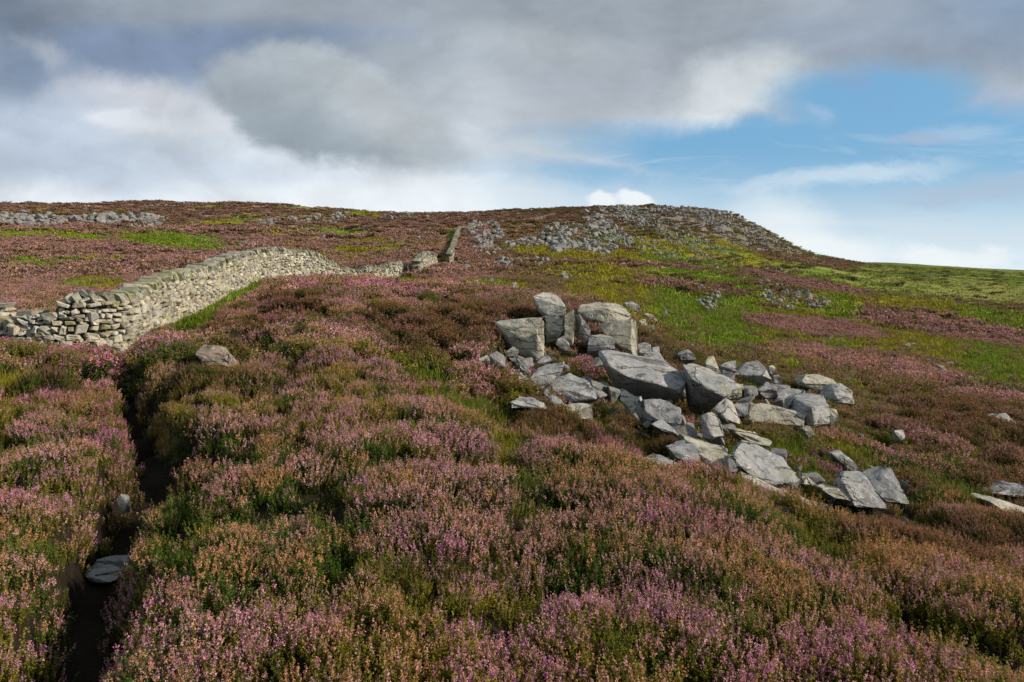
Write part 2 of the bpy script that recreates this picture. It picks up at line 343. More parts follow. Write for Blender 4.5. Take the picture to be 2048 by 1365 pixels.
def cover(x, y, z):
    """kind of plant cover: green, magenta, dark brown, pink and olive weights"""
    d = np.maximum(y, 1.2)
    px = 1024 + F * x / d; py = HZ - z * F / d
    wz = np.clip(30 / d, 0, 1)
    w1 = (fbm(x * 0.9, y * 0.9, 5) - .5) * 50 * np.clip(8 / d, 0.25, 1.4) + (fbm(x * .08, y * .08, 6) - .5) * 60 * (1 - wz)
    w2 = (fbm(x * 0.9, y * 0.9, 8) - .5) * 30 * np.clip(8 / d, 0.10, 1.4) + (fbm(x * .08, y * .05, 9) - .5) * 22 * (1 - wz)
    qx, qy = px + w1, py + w2
    g = ell(qx, qy, GREEN); pk = ell(qx, qy, PINK); mg = ell(qx, qy, MAGENTA); db = ell(qx, qy, DARKBR); yl = ell(qx, qy, YELLOW)
    # general green of the slope right of and behind the crag, and of the far valley side
    slope = sstep(930, 1200, qx) * sstep(16, 24, d) * sstep(430, 500, qy + (qx - 1250) * .12)
    mott = fbm(x * .16, y * .10, 31, 5)
    g = np.maximum(g, slope * sstep(.33, .43, mott) * .95 * (1 - .85 * sstep(1150, 1300, qx) * sstep(160, 205, d) * sstep(1720, 1560, qx)))
    valley = sstep(1480, 1640, qx + (qy - 520) * 1.2) * sstep(72, 110, d)
    g = np.maximum(g, valley)
    g = g * (1 - pk)
    leftm = sstep(900, 800, px) * sstep(17, 24, d)
    g = np.maximum(g, leftm * .7 * sstep(.60, .70, fbm(x * .07, y * .035, 77, 4)))
    hill = sstep(1150, 1300, qx) * sstep(170, 215, d) * sstep(1720, 1560, qx)
    lowr = sstep(1200, 1400, px) * sstep(6.5, 8, d) * sstep(24, 16, d)
    nearg = sstep(24, 18, d) * (1 - .0 * d)
    g = g * (1 - nearg * (1 - sstep(.40, .54, fbm(x * 1.6, y * 1.6, 37, 4))))
    g = np.maximum(g, lowr * .6 * sstep(.5, .62, fbm(x * .8, y * .8, 41)))
    db = np.maximum(db, lowr * .7 * sstep(.48, .6, fbm(x * .7, y * .7, 43)))
    return px, py, g, pk, mg, db, yl, valley, hill

# distances to the outcrop are used to hold mounds down where the crag stands
def relief(x, y, z0):
    d = np.maximum(y, 1.2)
    px, py, g, pk, mg, db, yl, valley, hill = cover(x, y, z0)
    near = sstep(8.5, 6.5, d)
    wx = x + (fbm(x * 1.1, y * 1.1, 3) - .5) * .5; wy = y + (fbm(x * 1.1, y * 1.1, 4) - .5) * .5
    dome = lambda s, seed: np.sqrt(np.clip(1 - np.clip(worley(wx / s, wy / s, seed) * 1.6, 0, 1) ** 2, 0, 1))
    h = near * (0.17 * (dome(1.0, 1) - .6) + 0.05 * (dome(0.28, 2) - .5) + .16 * (fbm(x * .8, y * .8, 12) - .5))
    mid = sstep(6.5, 8.5, d) * sstep(75, 35, d)
    wq, cid = worley_id(wx / .95, wy / .95, 6)
    dmid = np.sqrt(np.clip(1 - np.clip(wq * 1.65, 0, 1) ** 2, 0, 1))
    crev = near * sstep(.62, .25, dome(1.0, 1)) + mid * sstep(.62, .25, dmid)
    fl = (1 - .75 * g) * (1 + .35 * db)
    knoll = sstep(1350, 1150, px + 0 * d) + .7
    big = (0.54 * (dmid - .68) + .12 * (dome(.5, 7) - .5) + .5 * (fbm(x * .3, y * .3, 16) - .5)) * np.clip(knoll, 0, 1)
    big = big * (1 - .5 * sstep(18, 24, d))
    h = h + mid * fl * big + mid * .2 * (fbm(x * .45, y * .45, 15) - .5)
    far = sstep(30, 70, d)
    h = h + far * (1 - .8 * valley) * (.34 * (dome(2.6, 8) - .6) + 1.1 * (fbm(x * .10, y * .10, 19) - .5) + .4 * (dome(1.2, 18) - .6))
    h = h + sstep(80, 160, d) * (1 - .6 * valley) * (1.6 * (fbm(x * .045, y * .045, 23) - .5) + .7 * (dome(7.0, 9) - .6))
    # crags: steeper, blockier relief high on the hill and along the left scarp
    h = h + hill * 2.0 * (fbm(x * .12, y * .06, 29, 5) - .5)
    # flat strip of grass at the foot of the walls
    tr = trench(x, y)
    h = h - sstep(16, 13, d) * 0.42 * sstep(1.7, .6, tr)
    h = h - 0.08 * sstep(3, 1.2, tr) * sstep(16, 13, d)
    return h, (px, py, g, pk, mg, db, yl, valley, hill, tr, crev, cid)

CRAGM = [(1140, 725, 160, 75, 25), (1300, 760, 190, 90, 30), (1480, 830, 190, 75, 22), (1640, 800, 130, 70, 10), (1520, 930, 210, 70, 24), (1740, 980, 130, 60, 25)]
def ground(x, y):
    z0 = base_h(x, y)
    h, info = relief(x, y, z0)
    d = np.maximum(y, 1.2)
    cm = ell(info[0], info[1], CRAGM) * sstep(6.5, 8, d) * sstep(22, 18, d)
    h = h * (1 - .6 * cm) - .17 * sstep(1.5, 4, d) * sstep(70, 35, d) - .04 * cm
    return z0 + h, info + (cm,)

def gz(x, y):
    return float(ground(np.array([float(x)]), np.array([float(y)]))[0][0])

# ------------------------------------------------------------------ plant colours
def C(*a): return np.array(a, float)
MAUVE, PALE, FADED, BROWNF, MAGF = C(.56, .24, .37), C(.60, .34, .36), C(.50, .27, .13), C(.26, .135, .07), C(.52, .13, .34)
LGRN, LOLV, LDRK, LBRN, LBRT = C(.052, .115, .011), C(.19, .18, .018), C(.014, .024, .007), C(.060, .038, .016), C(.115, .17, .013)

def lerp(a, b, t): return a + (b - a) * t[:, None]
def plant_colours(x, y, info):
    px, py, g, pk, mg, db, yl, valley, hill, tr, crev, cid, cm = info
    n = len(x); o = np.ones((n, 1))
    d = np.maximum(y, 1.2)
    n1 = fbm(x * 2.4, y * 2.4, 51, 4); n2 = fbm(x * 1.9, y * 1.9, 61, 4); n3 = fbm(x * .5, y * .5, 71, 3); n4 = fbm(x * .05, y * .05, 81, 3)
    rr = np.random.default_rng(n).uniform(-.09, .09, n); n1 = n1 + rr; n2 = n2 - rr * .8 + np.roll(rr, 7) * .6
    f1 = lerp(o * FADED, o * PALE, sstep(.38, .58, n1)); f1 = lerp(f1, o * MAUVE, sstep(.46, .60, n2) * .9)
    f1 = lerp(f1, o * MAGF, np.clip(mg * .9 + sstep(.63, .72, n3 * .5 + n1 * .5) * .4, 0, 1))
    f2 = lerp(o * FADED, o * PALE, sstep(.5, .65, n2))
    bush = sstep(6.5, 9, d) * sstep(45, 28, d)
    kind = lambda a, b: bush * sstep(a, a + .02, cid) * sstep(b + .02, b, cid)
    f1 = lerp(f1, o * C(.20, .11, .05), kind(0, .20) * .8); f2 = lerp(f2, o * C(.17, .11, .04), kind(0, .20) * .8)
    f1 = lerp(f1, o * C(.30, .22, .07), kind(.20, .30) * .8); f2 = lerp(f2, o * C(.20, .18, .035), kind(.20, .30) * .8)
    f1 = lerp(f1, o * C(.07, .10, .02), kind(.30, .36) * .85); f2 = lerp(f2, o * C(.10, .12, .02), kind(.30, .36) * .9)
    f1 = lerp(f1, o * MAGF, kind(.50, .60) * .85); f2 = lerp(f2, o * MAGF * .9, kind(.52, .60) * .6)
    f1 = lerp(f1, o * C(.50, .26, .26), kind(.60, .85) * .7)
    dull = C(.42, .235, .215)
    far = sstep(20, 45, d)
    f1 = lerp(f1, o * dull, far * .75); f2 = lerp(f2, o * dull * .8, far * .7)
    f1 = lerp(f1, o * C(.45, .22, .24), pk * .8)
    rs = sstep(930, 1050, px) * sstep(13, 20, d) * (1 - pk)
    f1 = lerp(f1, o * C(.24, .14, .09), rs * .75); f2 = lerp(f2, o * C(.22, .15, .06), rs * .75)
    f1 = lerp(f1, o * BROWNF, np.clip(db * .8 + hill * .5, 0, 1)); f2 = lerp(f2, o * BROWNF * .8, np.clip(db * .8 + hill * .5, 0, 1))
    l = lerp(o * LGRN, o * LOLV, sstep(.42, .6, n3 * .5 + n2 * .5)); l = lerp(l, o * LDRK, sstep(.5, .68, n1) * .6)
    l = lerp(l, o * LOLV * 1.2, yl * .8); f2 = lerp(f2, o * C(.42, .33, .06), yl * .55)
    l = lerp(l, o * LBRN, np.clip(db * .7 + far * .35 * (1 - g), 0, 1))
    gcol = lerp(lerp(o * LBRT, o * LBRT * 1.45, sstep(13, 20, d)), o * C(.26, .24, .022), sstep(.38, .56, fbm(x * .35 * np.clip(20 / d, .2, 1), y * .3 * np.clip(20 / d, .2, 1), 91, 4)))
    vcol = lerp(o * C(.125, .19, .02), o * C(.23, .255, .06), sstep(.42, .62, fbm(x * .022, y * .05, 95, 5)))
    vcol = lerp(vcol, o * C(.05, .095, .014), sstep(.56, .66, fbm(x * .015, y * .035, 99, 4)) * .8)
    gcol = lerp(gcol, vcol, valley)
    gcol = lerp(gcol, gcol * .55, np.clip(db * .5 + hill * .4, 0, 1))
    return f1, f2, l, gcol

# ------------------------------------------------------------------ object helpers
def link(o, parent=None):
    scene.collection.objects.link(o)
    if parent is not None: o.parent = parent
    return o
def tag(o, label=None, cat=None, group=None, kind=None):
    if label: o['label'] = label
    if cat: o['category'] = cat
    if group: o['group'] = group
    if kind: o['kind'] = kind
    return o
def np_mesh(name, verts, faces_flat, counts, mat=None, smooth=False, mat_idx=None):
    me = bpy.data.meshes.new(name)
    verts = np.asarray(verts, np.float32); faces_flat = np.asarray(faces_flat, np.int32); counts = np.asarray(counts, np.int32)
    me.vertices.add(len(verts)); me.vertices.foreach_set('co', verts.ravel())
    me.loops.add(len(faces_flat)); me.loops.foreach_set('vertex_index', faces_flat)
    me.polygons.add(len(counts))
    st = np.zeros(len(counts), np.int32); st[1:] = np.cumsum(counts)[:-1]
    me.polygons.foreach_set('loop_start', st); me.polygons.foreach_set('loop_total', counts)
    me.polygons.foreach_set('use_smooth', np.full(len(counts), smooth, bool))
    if mat is not None:
        for m_ in (mat if isinstance(mat, list) else [mat]): me.materials.append(m_)
    if mat_idx is not None: me.polygons.foreach_set('material_index', np.asarray(mat_idx, np.int32))
    me.update(calc_edges=True); me.validate()
    return me
def col_attr(me, name, cols_):
    a = me.attributes.new(name, 'FLOAT_COLOR', 'POINT')
    c = np.ones((len(cols_), 4), np.float32); c[:, :3] = cols_
    a.data.foreach_set('color', c.ravel())

def new_mat(name):
    m = bpy.data.materials.new(name); m.use_nodes = True
    t = NT(m.node_tree); t.n.clear()
    out = t.node('ShaderNodeOutputMaterial'); b = t.node('ShaderNodeBsdfPrincipled')
    t.l.new(b.outputs[0], out.inputs[0])
    return m, t, b

# ------------------------------------------------------------------ materials
def mat_ground():
    m, t, b = new_mat('moor_soil_and_turf')
    at = t.node('ShaderNodeAttribute', attribute_name='cover'); at.attribute_type = 'GEOMETRY'
    g = t.node('ShaderNodeNewGeometry')
    n = t.noise(g.outputs['Position'], 0.9, 8, 0.65)
    n2 = t.noise(g.outputs['Position'], 6.0, 6, 0.7)
    v = t.m('ADD', t.mr(n, .3, .7, .70, 1.30, 'LINEAR'), t.mr(n2, .3, .7, -.3, .3, 'LINEAR'))
    s = t.node('ShaderNodeVectorMath', operation='SCALE'); t.l.new(at.outputs['Color'], s.inputs[0]); t.put(s.inputs['Scale'], v)
    t.l.new(s.outputs[0], b.inputs['Base Color'])
    b.inputs['Roughness'].default_value = .95; b.inputs['Specular IOR Level'].default_value = .1
    bp = t.node('ShaderNodeBump'); bp.inputs['Strength'].default_value = .7; bp.inputs['Distance'].default_value = .12
    t.l.new(n2, bp.inputs['Height']); t.l.new(bp.outputs[0], b.inputs['Normal'])
    return m

def mat_plant(name, flower):
    m, t, b = new_mat(name)
    gv = t.node('ShaderNodeAttribute', attribute_name='vary'); gv.attribute_type = 'GEOMETRY'
    gm = t.node('ShaderNodeAttribute', attribute_name='mixv'); gm.attribute_type = 'GEOMETRY'
    if flower:
        a1 = t.node('ShaderNodeAttribute', attribute_name='fcol'); a1.attribute_type = 'INSTANCER'
        a2 = t.node('ShaderNodeAttribute', attribute_name='gcol'); a2.attribute_type = 'INSTANCER'
        col = t.mix(t.mr(gm.outputs['Fac'], .45, .75), a1.outputs['Color'], a2.outputs['Color'])
    else:
        a1 = t.node('ShaderNodeAttribute', attribute_name='lcol'); a1.attribute_type = 'INSTANCER'
        col = t.mix(t.m('MULTIPLY', gm.outputs['Fac'], .35), a1.outputs['Color'], c4((.12, .085, .03)))
    s = t.node('ShaderNodeVectorMath', operation='SCALE'); t.l.new(col, s.inputs[0])
    t.put(s.inputs['Scale'], t.mr(gv.outputs['Fac'], 0, 1, .55, 1.45, 'LINEAR'))
    t.l.new(s.outputs[0], b.inputs['Base Color'])
    b.inputs['Roughness'].default_value = .75; b.inputs['Specular IOR Level'].default_value = .15
    tr = t.node('ShaderNodeBsdfTranslucent'); t.l.new(s.outputs[0], tr.inputs[0])
    mx = t.node('ShaderNodeMixShader'); mx.inputs[0].default_value = .28
    out = [n for n in t.n if n.type == 'OUTPUT_MATERIAL'][0]
    t.l.new(b.outputs[0], mx.inputs[1]); t.l.new(tr.outputs[0], mx.inputs[2]); t.l.new(mx.outputs[0], out.inputs[0])
    return m

def mat_rock(name, base, light, dark, lichen, bump=.05, sc=1.0, strata=True, random_tone=False):
    m, t, b = new_mat(name)
    tcn = t.node('ShaderNodeTexCoord'); P = tcn.outputs['Object']
    g = t.node('ShaderNodeNewGeometry')
    oi = t.node('ShaderNodeObjectInfo')
    off = t.node('ShaderNodeVectorMath', operation='ADD'); t.l.new(P, off.inputs[0])
    sv = t.node('ShaderNodeVectorMath', operation='SCALE'); sv.inputs[0].default_value = (31, 17, 23); t.l.new(oi.outputs['Random'], sv.inputs['Scale'])
    t.l.new(sv.outputs[0], off.inputs[1]); P = off.outputs[0]
    n1 = t.noise(P, 1.5 * sc, 8, .6, .3); n2 = t.noise(P, 7 * sc, 8, .68, .2); n3 = t.noise(P, 28 * sc, 6, .7)
    col = t.mix(t.mr(n1, .36, .64), c4(base), c4(light))
    col = t.mix(t.m('MULTIPLY', t.mr(n2, .50, .66), .8), col, c4(dark))
    # rain streaks and lichen
    st = t.noise(t.xyz(0, 0, 0), 1, 1)
    mp = t.node('ShaderNodeMapping'); mp.inputs['Scale'].default_value = (5 * sc, 5 * sc, .8 * sc); t.l.new(P, mp.inputs[0])
    sn = t.noise(mp.outputs[0], 1.0, 5, .6)
    col = t.mix(t.m('MULTIPLY', t.mr(sn, .5, .68), .45), col, c4(tuple(v * .55 for v in base)))
    ln = t.noise(P, 3.3 * sc, 7, .72, .5)
    col = t.mix(t.m('MULTIPLY', t.mr(ln, .52, .62), .6), col, c4(lichen))
    wn_ = t.noise(P, 11 * sc, 5, .7, .4)
    col = t.mix(t.m('MULTIPLY', t.mr(wn_, .58, .64), .8), col, c4((.52, .52, .48)))
    col = t.mix(t.m('MULTIPLY', t.mr(n3, .3, .7), .35), col, c4(tuple(v * .6 for v in base)))
    if random_tone:
        at = t.node('ShaderNodeAttribute', attribute_name='tone'); at.attribute_type = 'GEOMETRY'
        col = t.mix(1.0, col, at.outputs['Color'], 'MULTIPLY')
    h = t.m('ADD', t.m('MULTIPLY', n2, .7), t.m('MULTIPLY', n3, .3))
    if strata:
        sp_ = t.node('ShaderNodeSeparateXYZ'); t.l.new(P, sp_.inputs[0])
        lay = t.m('ADD', t.m('MULTIPLY', sp_.outputs[2], 6.5), t.m('ADD', t.m('MULTIPLY', sp_.outputs[0], 1.1), t.m('MULTIPLY', n1, 3.0)))
        fr = t.m('FRACT', lay)
        gap = t.mr(t.m('ABSOLUTE', t.m('SUBTRACT', fr, .5)), .0, .10)
        fade = t.mr(t.noise(P, 1.8, 3), .46, .62)
        crk = t.m('SUBTRACT', 1.0, t.m('MULTIPLY', t.m('SUBTRACT', 1.0, gap), fade))
        vor = t.node('ShaderNodeTexVoronoi', feature='DISTANCE_TO_EDGE'); vor.inputs['Scale'].default_value = .9
        wv = t.node('ShaderNodeVectorMath', operation='ADD'); t.l.new(P, wv.inputs[0])
        ns = t.node('ShaderNodeVectorMath', operation='SCALE'); t.l.new(t.noise(P, 2.5, 4, .6, out=1), ns.inputs[0]); ns.inputs['Scale'].default_value = .5
        t.l.new(ns.outputs[0], wv.inputs[1]); t.l.new(wv.outputs[0], vor.inputs['Vector'])
        ck2 = t.m('MAXIMUM', t.mr(vor.outputs['Distance'], 0.0, .014), t.mr(t.noise(P, 1.1, 3), .56, .46))
        crk = t.m('MULTIPLY', crk, ck2)
        col = t.mix(t.m('MULTIPLY', t.m('SUBTRACT', 1.0, crk), .75), col, c4((.03, .03, .025)))
        h = t.m('ADD', h, t.m('MULTIPLY', crk, .9))
    t.l.new(col, b.inputs['Base Color'])
    b.inputs['Roughness'].default_value = .82; b.inputs['Specular IOR Level'].default_value = .3
    bp = t.node('ShaderNodeBump'); bp.inputs['Strength'].default_value = .8; bp.inputs['Distance'].default_value = bump
    t.l.new(h, bp.inputs['Height']); t.l.new(bp.outputs[0], b.inputs['Normal'])
    return m

M_GROUND = mat_ground()
M_FLOWER = mat_plant('heather_bloom', True)
M_LEAF = mat_plant('heather_leaf', False)
M_ROCK = mat_rock('weathered_gritstone', (.25, .262, .275), (.38, .385, .38), (.07, .07, .065), (.24, .23, .11))
M_ROCK_GR = mat_rock('greenish_gritstone', (.33, .32, .265), (.46, .445, .37), (.10, .10, .06), (.22, .21, .08))
M_ROCK_PALE = mat_rock('pale_gritstone', (.36, .36, .34), (.48, .475, .44), (.16, .16, .14), (.36, .33, .2))
M_DULL = mat_rock('dull_brown_stone', (.20, .16, .125), (.29, .24, .19), (.09, .07, .05), (.17, .15, .08))
M_SCREE = mat_rock('scree_stone', (.185, .19, .19), (.31, .31, .295), (.08, .08, .075), (.19, .18, .11), sc=1.6, strata=False)
M_WALL = mat_rock('drystone', (.40, .385, .33), (.54, .52, .46), (.15, .14, .10), (.30, .28, .14), bump=.02, sc=2.6, strata=False, random_tone=True)
M_COPE = mat_rock('coping_stone', (.30, .30, .25), (.42, .42, .36), (.12, .12, .08), (.20, .22, .09), bump=.02, sc=2.6, strata=False, random_tone=True)
def mat_plain(name, col):
    m, t, b = new_mat(name)
    g = t.node('ShaderNodeNewGeometry')
    n = t.noise(g.outputs['Position'], 9, 5, .6)
    t.l.new(t.mix(n, c4(tuple(v * .5 for v in col)), c4(col)), b.inputs['Base Color']); b.inputs['Roughness'].default_value = .95
    return m
M_CORE = mat_plain('wall_hearting', (.05, .045, .035))
M_WOOD = mat_plain('weathered_post', (.16, .14, .11))

# ------------------------------------------------------------------ terrain sheet
def build_terrain():
    ny, nx = 900, 760
    y = np.exp(np.linspace(math.log(1.0), math.log(1500), ny - 40))
    yb = np.concatenate([-np.exp(np.linspace(math.log(25), math.log(.05), 30)), np.linspace(0, .95, 10)])
    y = np.concatenate([yb, y])
    uu = np.linspace(-1, 1, nx); u = uu * 1.0 + .35 * uu ** 5
    Y, U = np.meshgrid(y, u, indexing='ij')
    X = U * (np.abs(Y) + 1.2)
    Z, info = ground(X, Y)
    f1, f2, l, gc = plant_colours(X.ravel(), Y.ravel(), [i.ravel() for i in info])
    px, py, g, pk, mg, db, yl, valley, hill, tr, crev, cid, cm = [i.ravel() for i in info]
    d = np.maximum(Y.ravel(), 1.2)
    soil = C(.022, .017, .011) * np.ones((len(d), 1))
    heath = lerp(l, f1 * .95, np.clip(.35 + .6 * fbm(X.ravel() * .8, Y.ravel() * .8, 5) * sstep(40, 120, d), 0, 1))
    cov = lerp(heath, gc * .9, np.clip(g, 0, 1))
    cov = lerp(soil, cov, sstep(12, 45, d) * .92 + .0)
    cov = lerp(cov, lerp(soil, gc * (.35 + .45 * sstep(10, 22, d))[:, None], np.clip(g, 0, 1)), (1 - sstep(12, 45, d)) * .9)
    # scree-grey ground between the stones on the hill face
    grey = hill * sstep(.45, .58, fbm(X.ravel() * .06, Y.ravel() * .03, 14, 5)) * .7
    cov = lerp(cov, np.ones_like(cov) * C(.085, .075, .045), hill * .6)
    cov = lerp(cov, np.ones_like(cov) * C(.20, .20, .19), grey)
    cov = lerp(cov, soil * .7, sstep(1.3, .9, tr) * sstep(18, 15, d))
    idx = np.arange(ny * nx).reshape(ny, nx)
    q = np.stack([idx[:-1, :-1], idx[:-1, 1:], idx[1:, 1:], idx[1:, :-1]], -1).reshape(-1)
    me = np_mesh('ground', np.stack([X.ravel(), Y.ravel(), Z.ravel()], 1), q, np.full((ny - 1) * (nx - 1), 4), M_GROUND, True)
    col_attr(me, 'cover', cov)
    tag(link(bpy.data.objects.new('ground', me)), kind='structure')
build_terrain()

# ------------------------------------------------------------------ boulders of the crag (each traced corner by corner, given its own distance and depth)
ROCKFOOT = []     # footprints, kept clear of plants
def Z1(p): return (900 + p[0] / 3.413, 540 + p[1] / 3.413)
def Z2(p): return (1200 + p[0] / 3.413, 680 + p[1] / 3.413)
def Z6(p): return (p[0] / 2.053, 700 + p[1] / 2.053)
def Z8(p): return (1648 + p[0] / 3.4125, 700 + p[1] / 3.4125)
def PXL(p): return (p[0], p[1])

def rough_rock(bm, size, seed, edge, amp=1.0):
    """bevel, subdivide and weather a convex hull held in bm"""
    bmesh.ops.remove_doubles(bm, verts=bm.verts, dist=size * .02)
    bmesh.ops.dissolve_limit(bm, angle_limit=R(6), verts=bm.verts, edges=bm.edges)
    es = [e for e in bm.edges if len(e.link_faces) == 2 and e.calc_face_angle(0) > R(18)]
    bmesh.ops.bevel(bm, geom=es, offset=min(.045, size * .022), segments=2, affect='EDGES', profile=.6)
    bmesh.ops.triangulate(bm, faces=bm.faces)
    for _ in range(7):
        es = [e for e in bm.edges if e.calc_length() > edge]
        if not es or len(bm.faces) > 9000: break
        bmesh.ops.subdivide_edges(bm, edges=es, cuts=1)
        bmesh.ops.triangulate(bm, faces=[f for f in bm.faces if len(f.verts) > 3])
    bm.normal_update()
    so = Vector((seed * 3.17, seed * 1.31, seed * 5.7))
    tilt = Vector((random.uniform(-.3, .3), random.uniform(-.3, .3), 1)).normalized()
    lay = random.uniform(.12, .22)
    res = []
    for v in bm.verts:
        p = v.co
        a = mnoise.fractal(p / size * 2.2 + so, 1.0, 2.0, 3) * .016 * size
        b_ = mnoise.fractal(p * 5 + so, .9, 2.1, 4) * .014
        c_ = -abs(mnoise.noise(p * 2.3 + so * 2)) * .03
        h = (p.dot(tilt)) / lay + mnoise.noise(p * 1.3 + so) * .8
        f = abs(h - math.floor(h) - .5) * 2
        st = -(max(0, 1 - f / .22)) * .03 * max(0, mnoise.noise(p * .9 - so) + .35)
        side = 1 - abs(v.normal.dot(tilt))
        res.append(v.co + v.normal * (a + b_ + c_ + st * side * 1.6) * amp)
    for v, c in zip(bm.verts, res): v.co = c

def crag_rock(label, cv, pts, thick=.8, mat=None, dist=None, cat='boulder', group='boulders of the tumbled crag', name='boulder', amp=1.0, sink=.35, floor=None):
    P = [(cv(p), (p[2] if len(p) > 2 else 0.0)) for p in pts]
    by = max(p[0][1] for p in P); bp = [p for p in P if p[0][1] > by - 1e-3][0]
    if dist is None:
        dist = hit(bp[0][0], bp[0][1] - 2, 6.2)[1] if floor is None else hit_floor(bp[0][0], bp[0][1] - 2, floor)[1]
        dist -= bp[1] + .12
    W3 = []
    for (px, py), dd in P:
        d = dist + dd
        W3.append(Vector(((px - 1024) / F * d, d, (HZ - py) / F * d)))
    size = max((a - b_).length for a in W3 for b_ in W3)
    th = thick * size * .75
    cen = sum(W3, Vector()) / len(W3)
    zb = min(w.z for w in W3)
    full = list(W3)
    for w in W3:
        q = cen + (w - cen) * .8
        full.append(Vector((q.x, q.y + th, q.z - .12 * th)))
    # carry the foot of the rock down into the ground
    for w in sorted(W3, key=lambda w: w.z)[:max(2, len(W3) // 3)]:
        q = cen + (w - cen) * 1.0
        full.append(Vector((q.x, max(v.y for v in W3) + .10 * size + .05, zb - sink * size * .6)))
    org = Vector((cen.x, cen.y + th * .4, zb))
    bm = bmesh.new()
    for w in full: bm.verts.new(w - org)
    r = bmesh.ops.convex_hull(bm, input=bm.verts)
    bmesh.ops.delete(bm, geom=[g for g in set(r['geom_interior'] + r['geom_unused']) if isinstance(g, bmesh.types.BMVert)], context='VERTS')
    for _ in range(7):      # knock off corners along flat planes
        dr = Vector((random.gauss(0, 1), random.gauss(0, 1), random.gauss(0, 1))).normalized()
        sup = max(v.co.dot(dr) for v in bm.verts)
        bmesh.ops.bisect_plane(bm, geom=bm.verts[:] + bm.edges[:] + bm.faces[:], plane_co=dr * (sup - size * random.uniform(.015, .05)), plane_no=dr, clear_outer=True)
        r = bmesh.ops.convex_hull(bm, input=bm.verts)
        bmesh.ops.delete(bm, geom=[g for g in set(r['geom_interior'] + r['geom_unused']) if isinstance(g, bmesh.types.BMVert)], context='VERTS')
    rough_rock(bm, size, len(ROCKFOOT) + 1, max(.035, dist * .0045), amp)
    me = bpy.data.meshes.new(name); bm.to_mesh(me)
    co = np.array([v.co for v in bm.verts]) ; bm.free()
    me.materials.append(mat or M_ROCK)
    for p in me.polygons: p.use_smooth = True
    me.set_sharp_from_angle(angle=R(14))
    o = bpy.data.objects.new(name, me); o.location = org; link(o)
    tag(o, label, cat, group)
    ROCKFOOT.append((co[:, :2] + np.array([org.x, org.y]), dist, max(w.z for w in W3)))
    return o

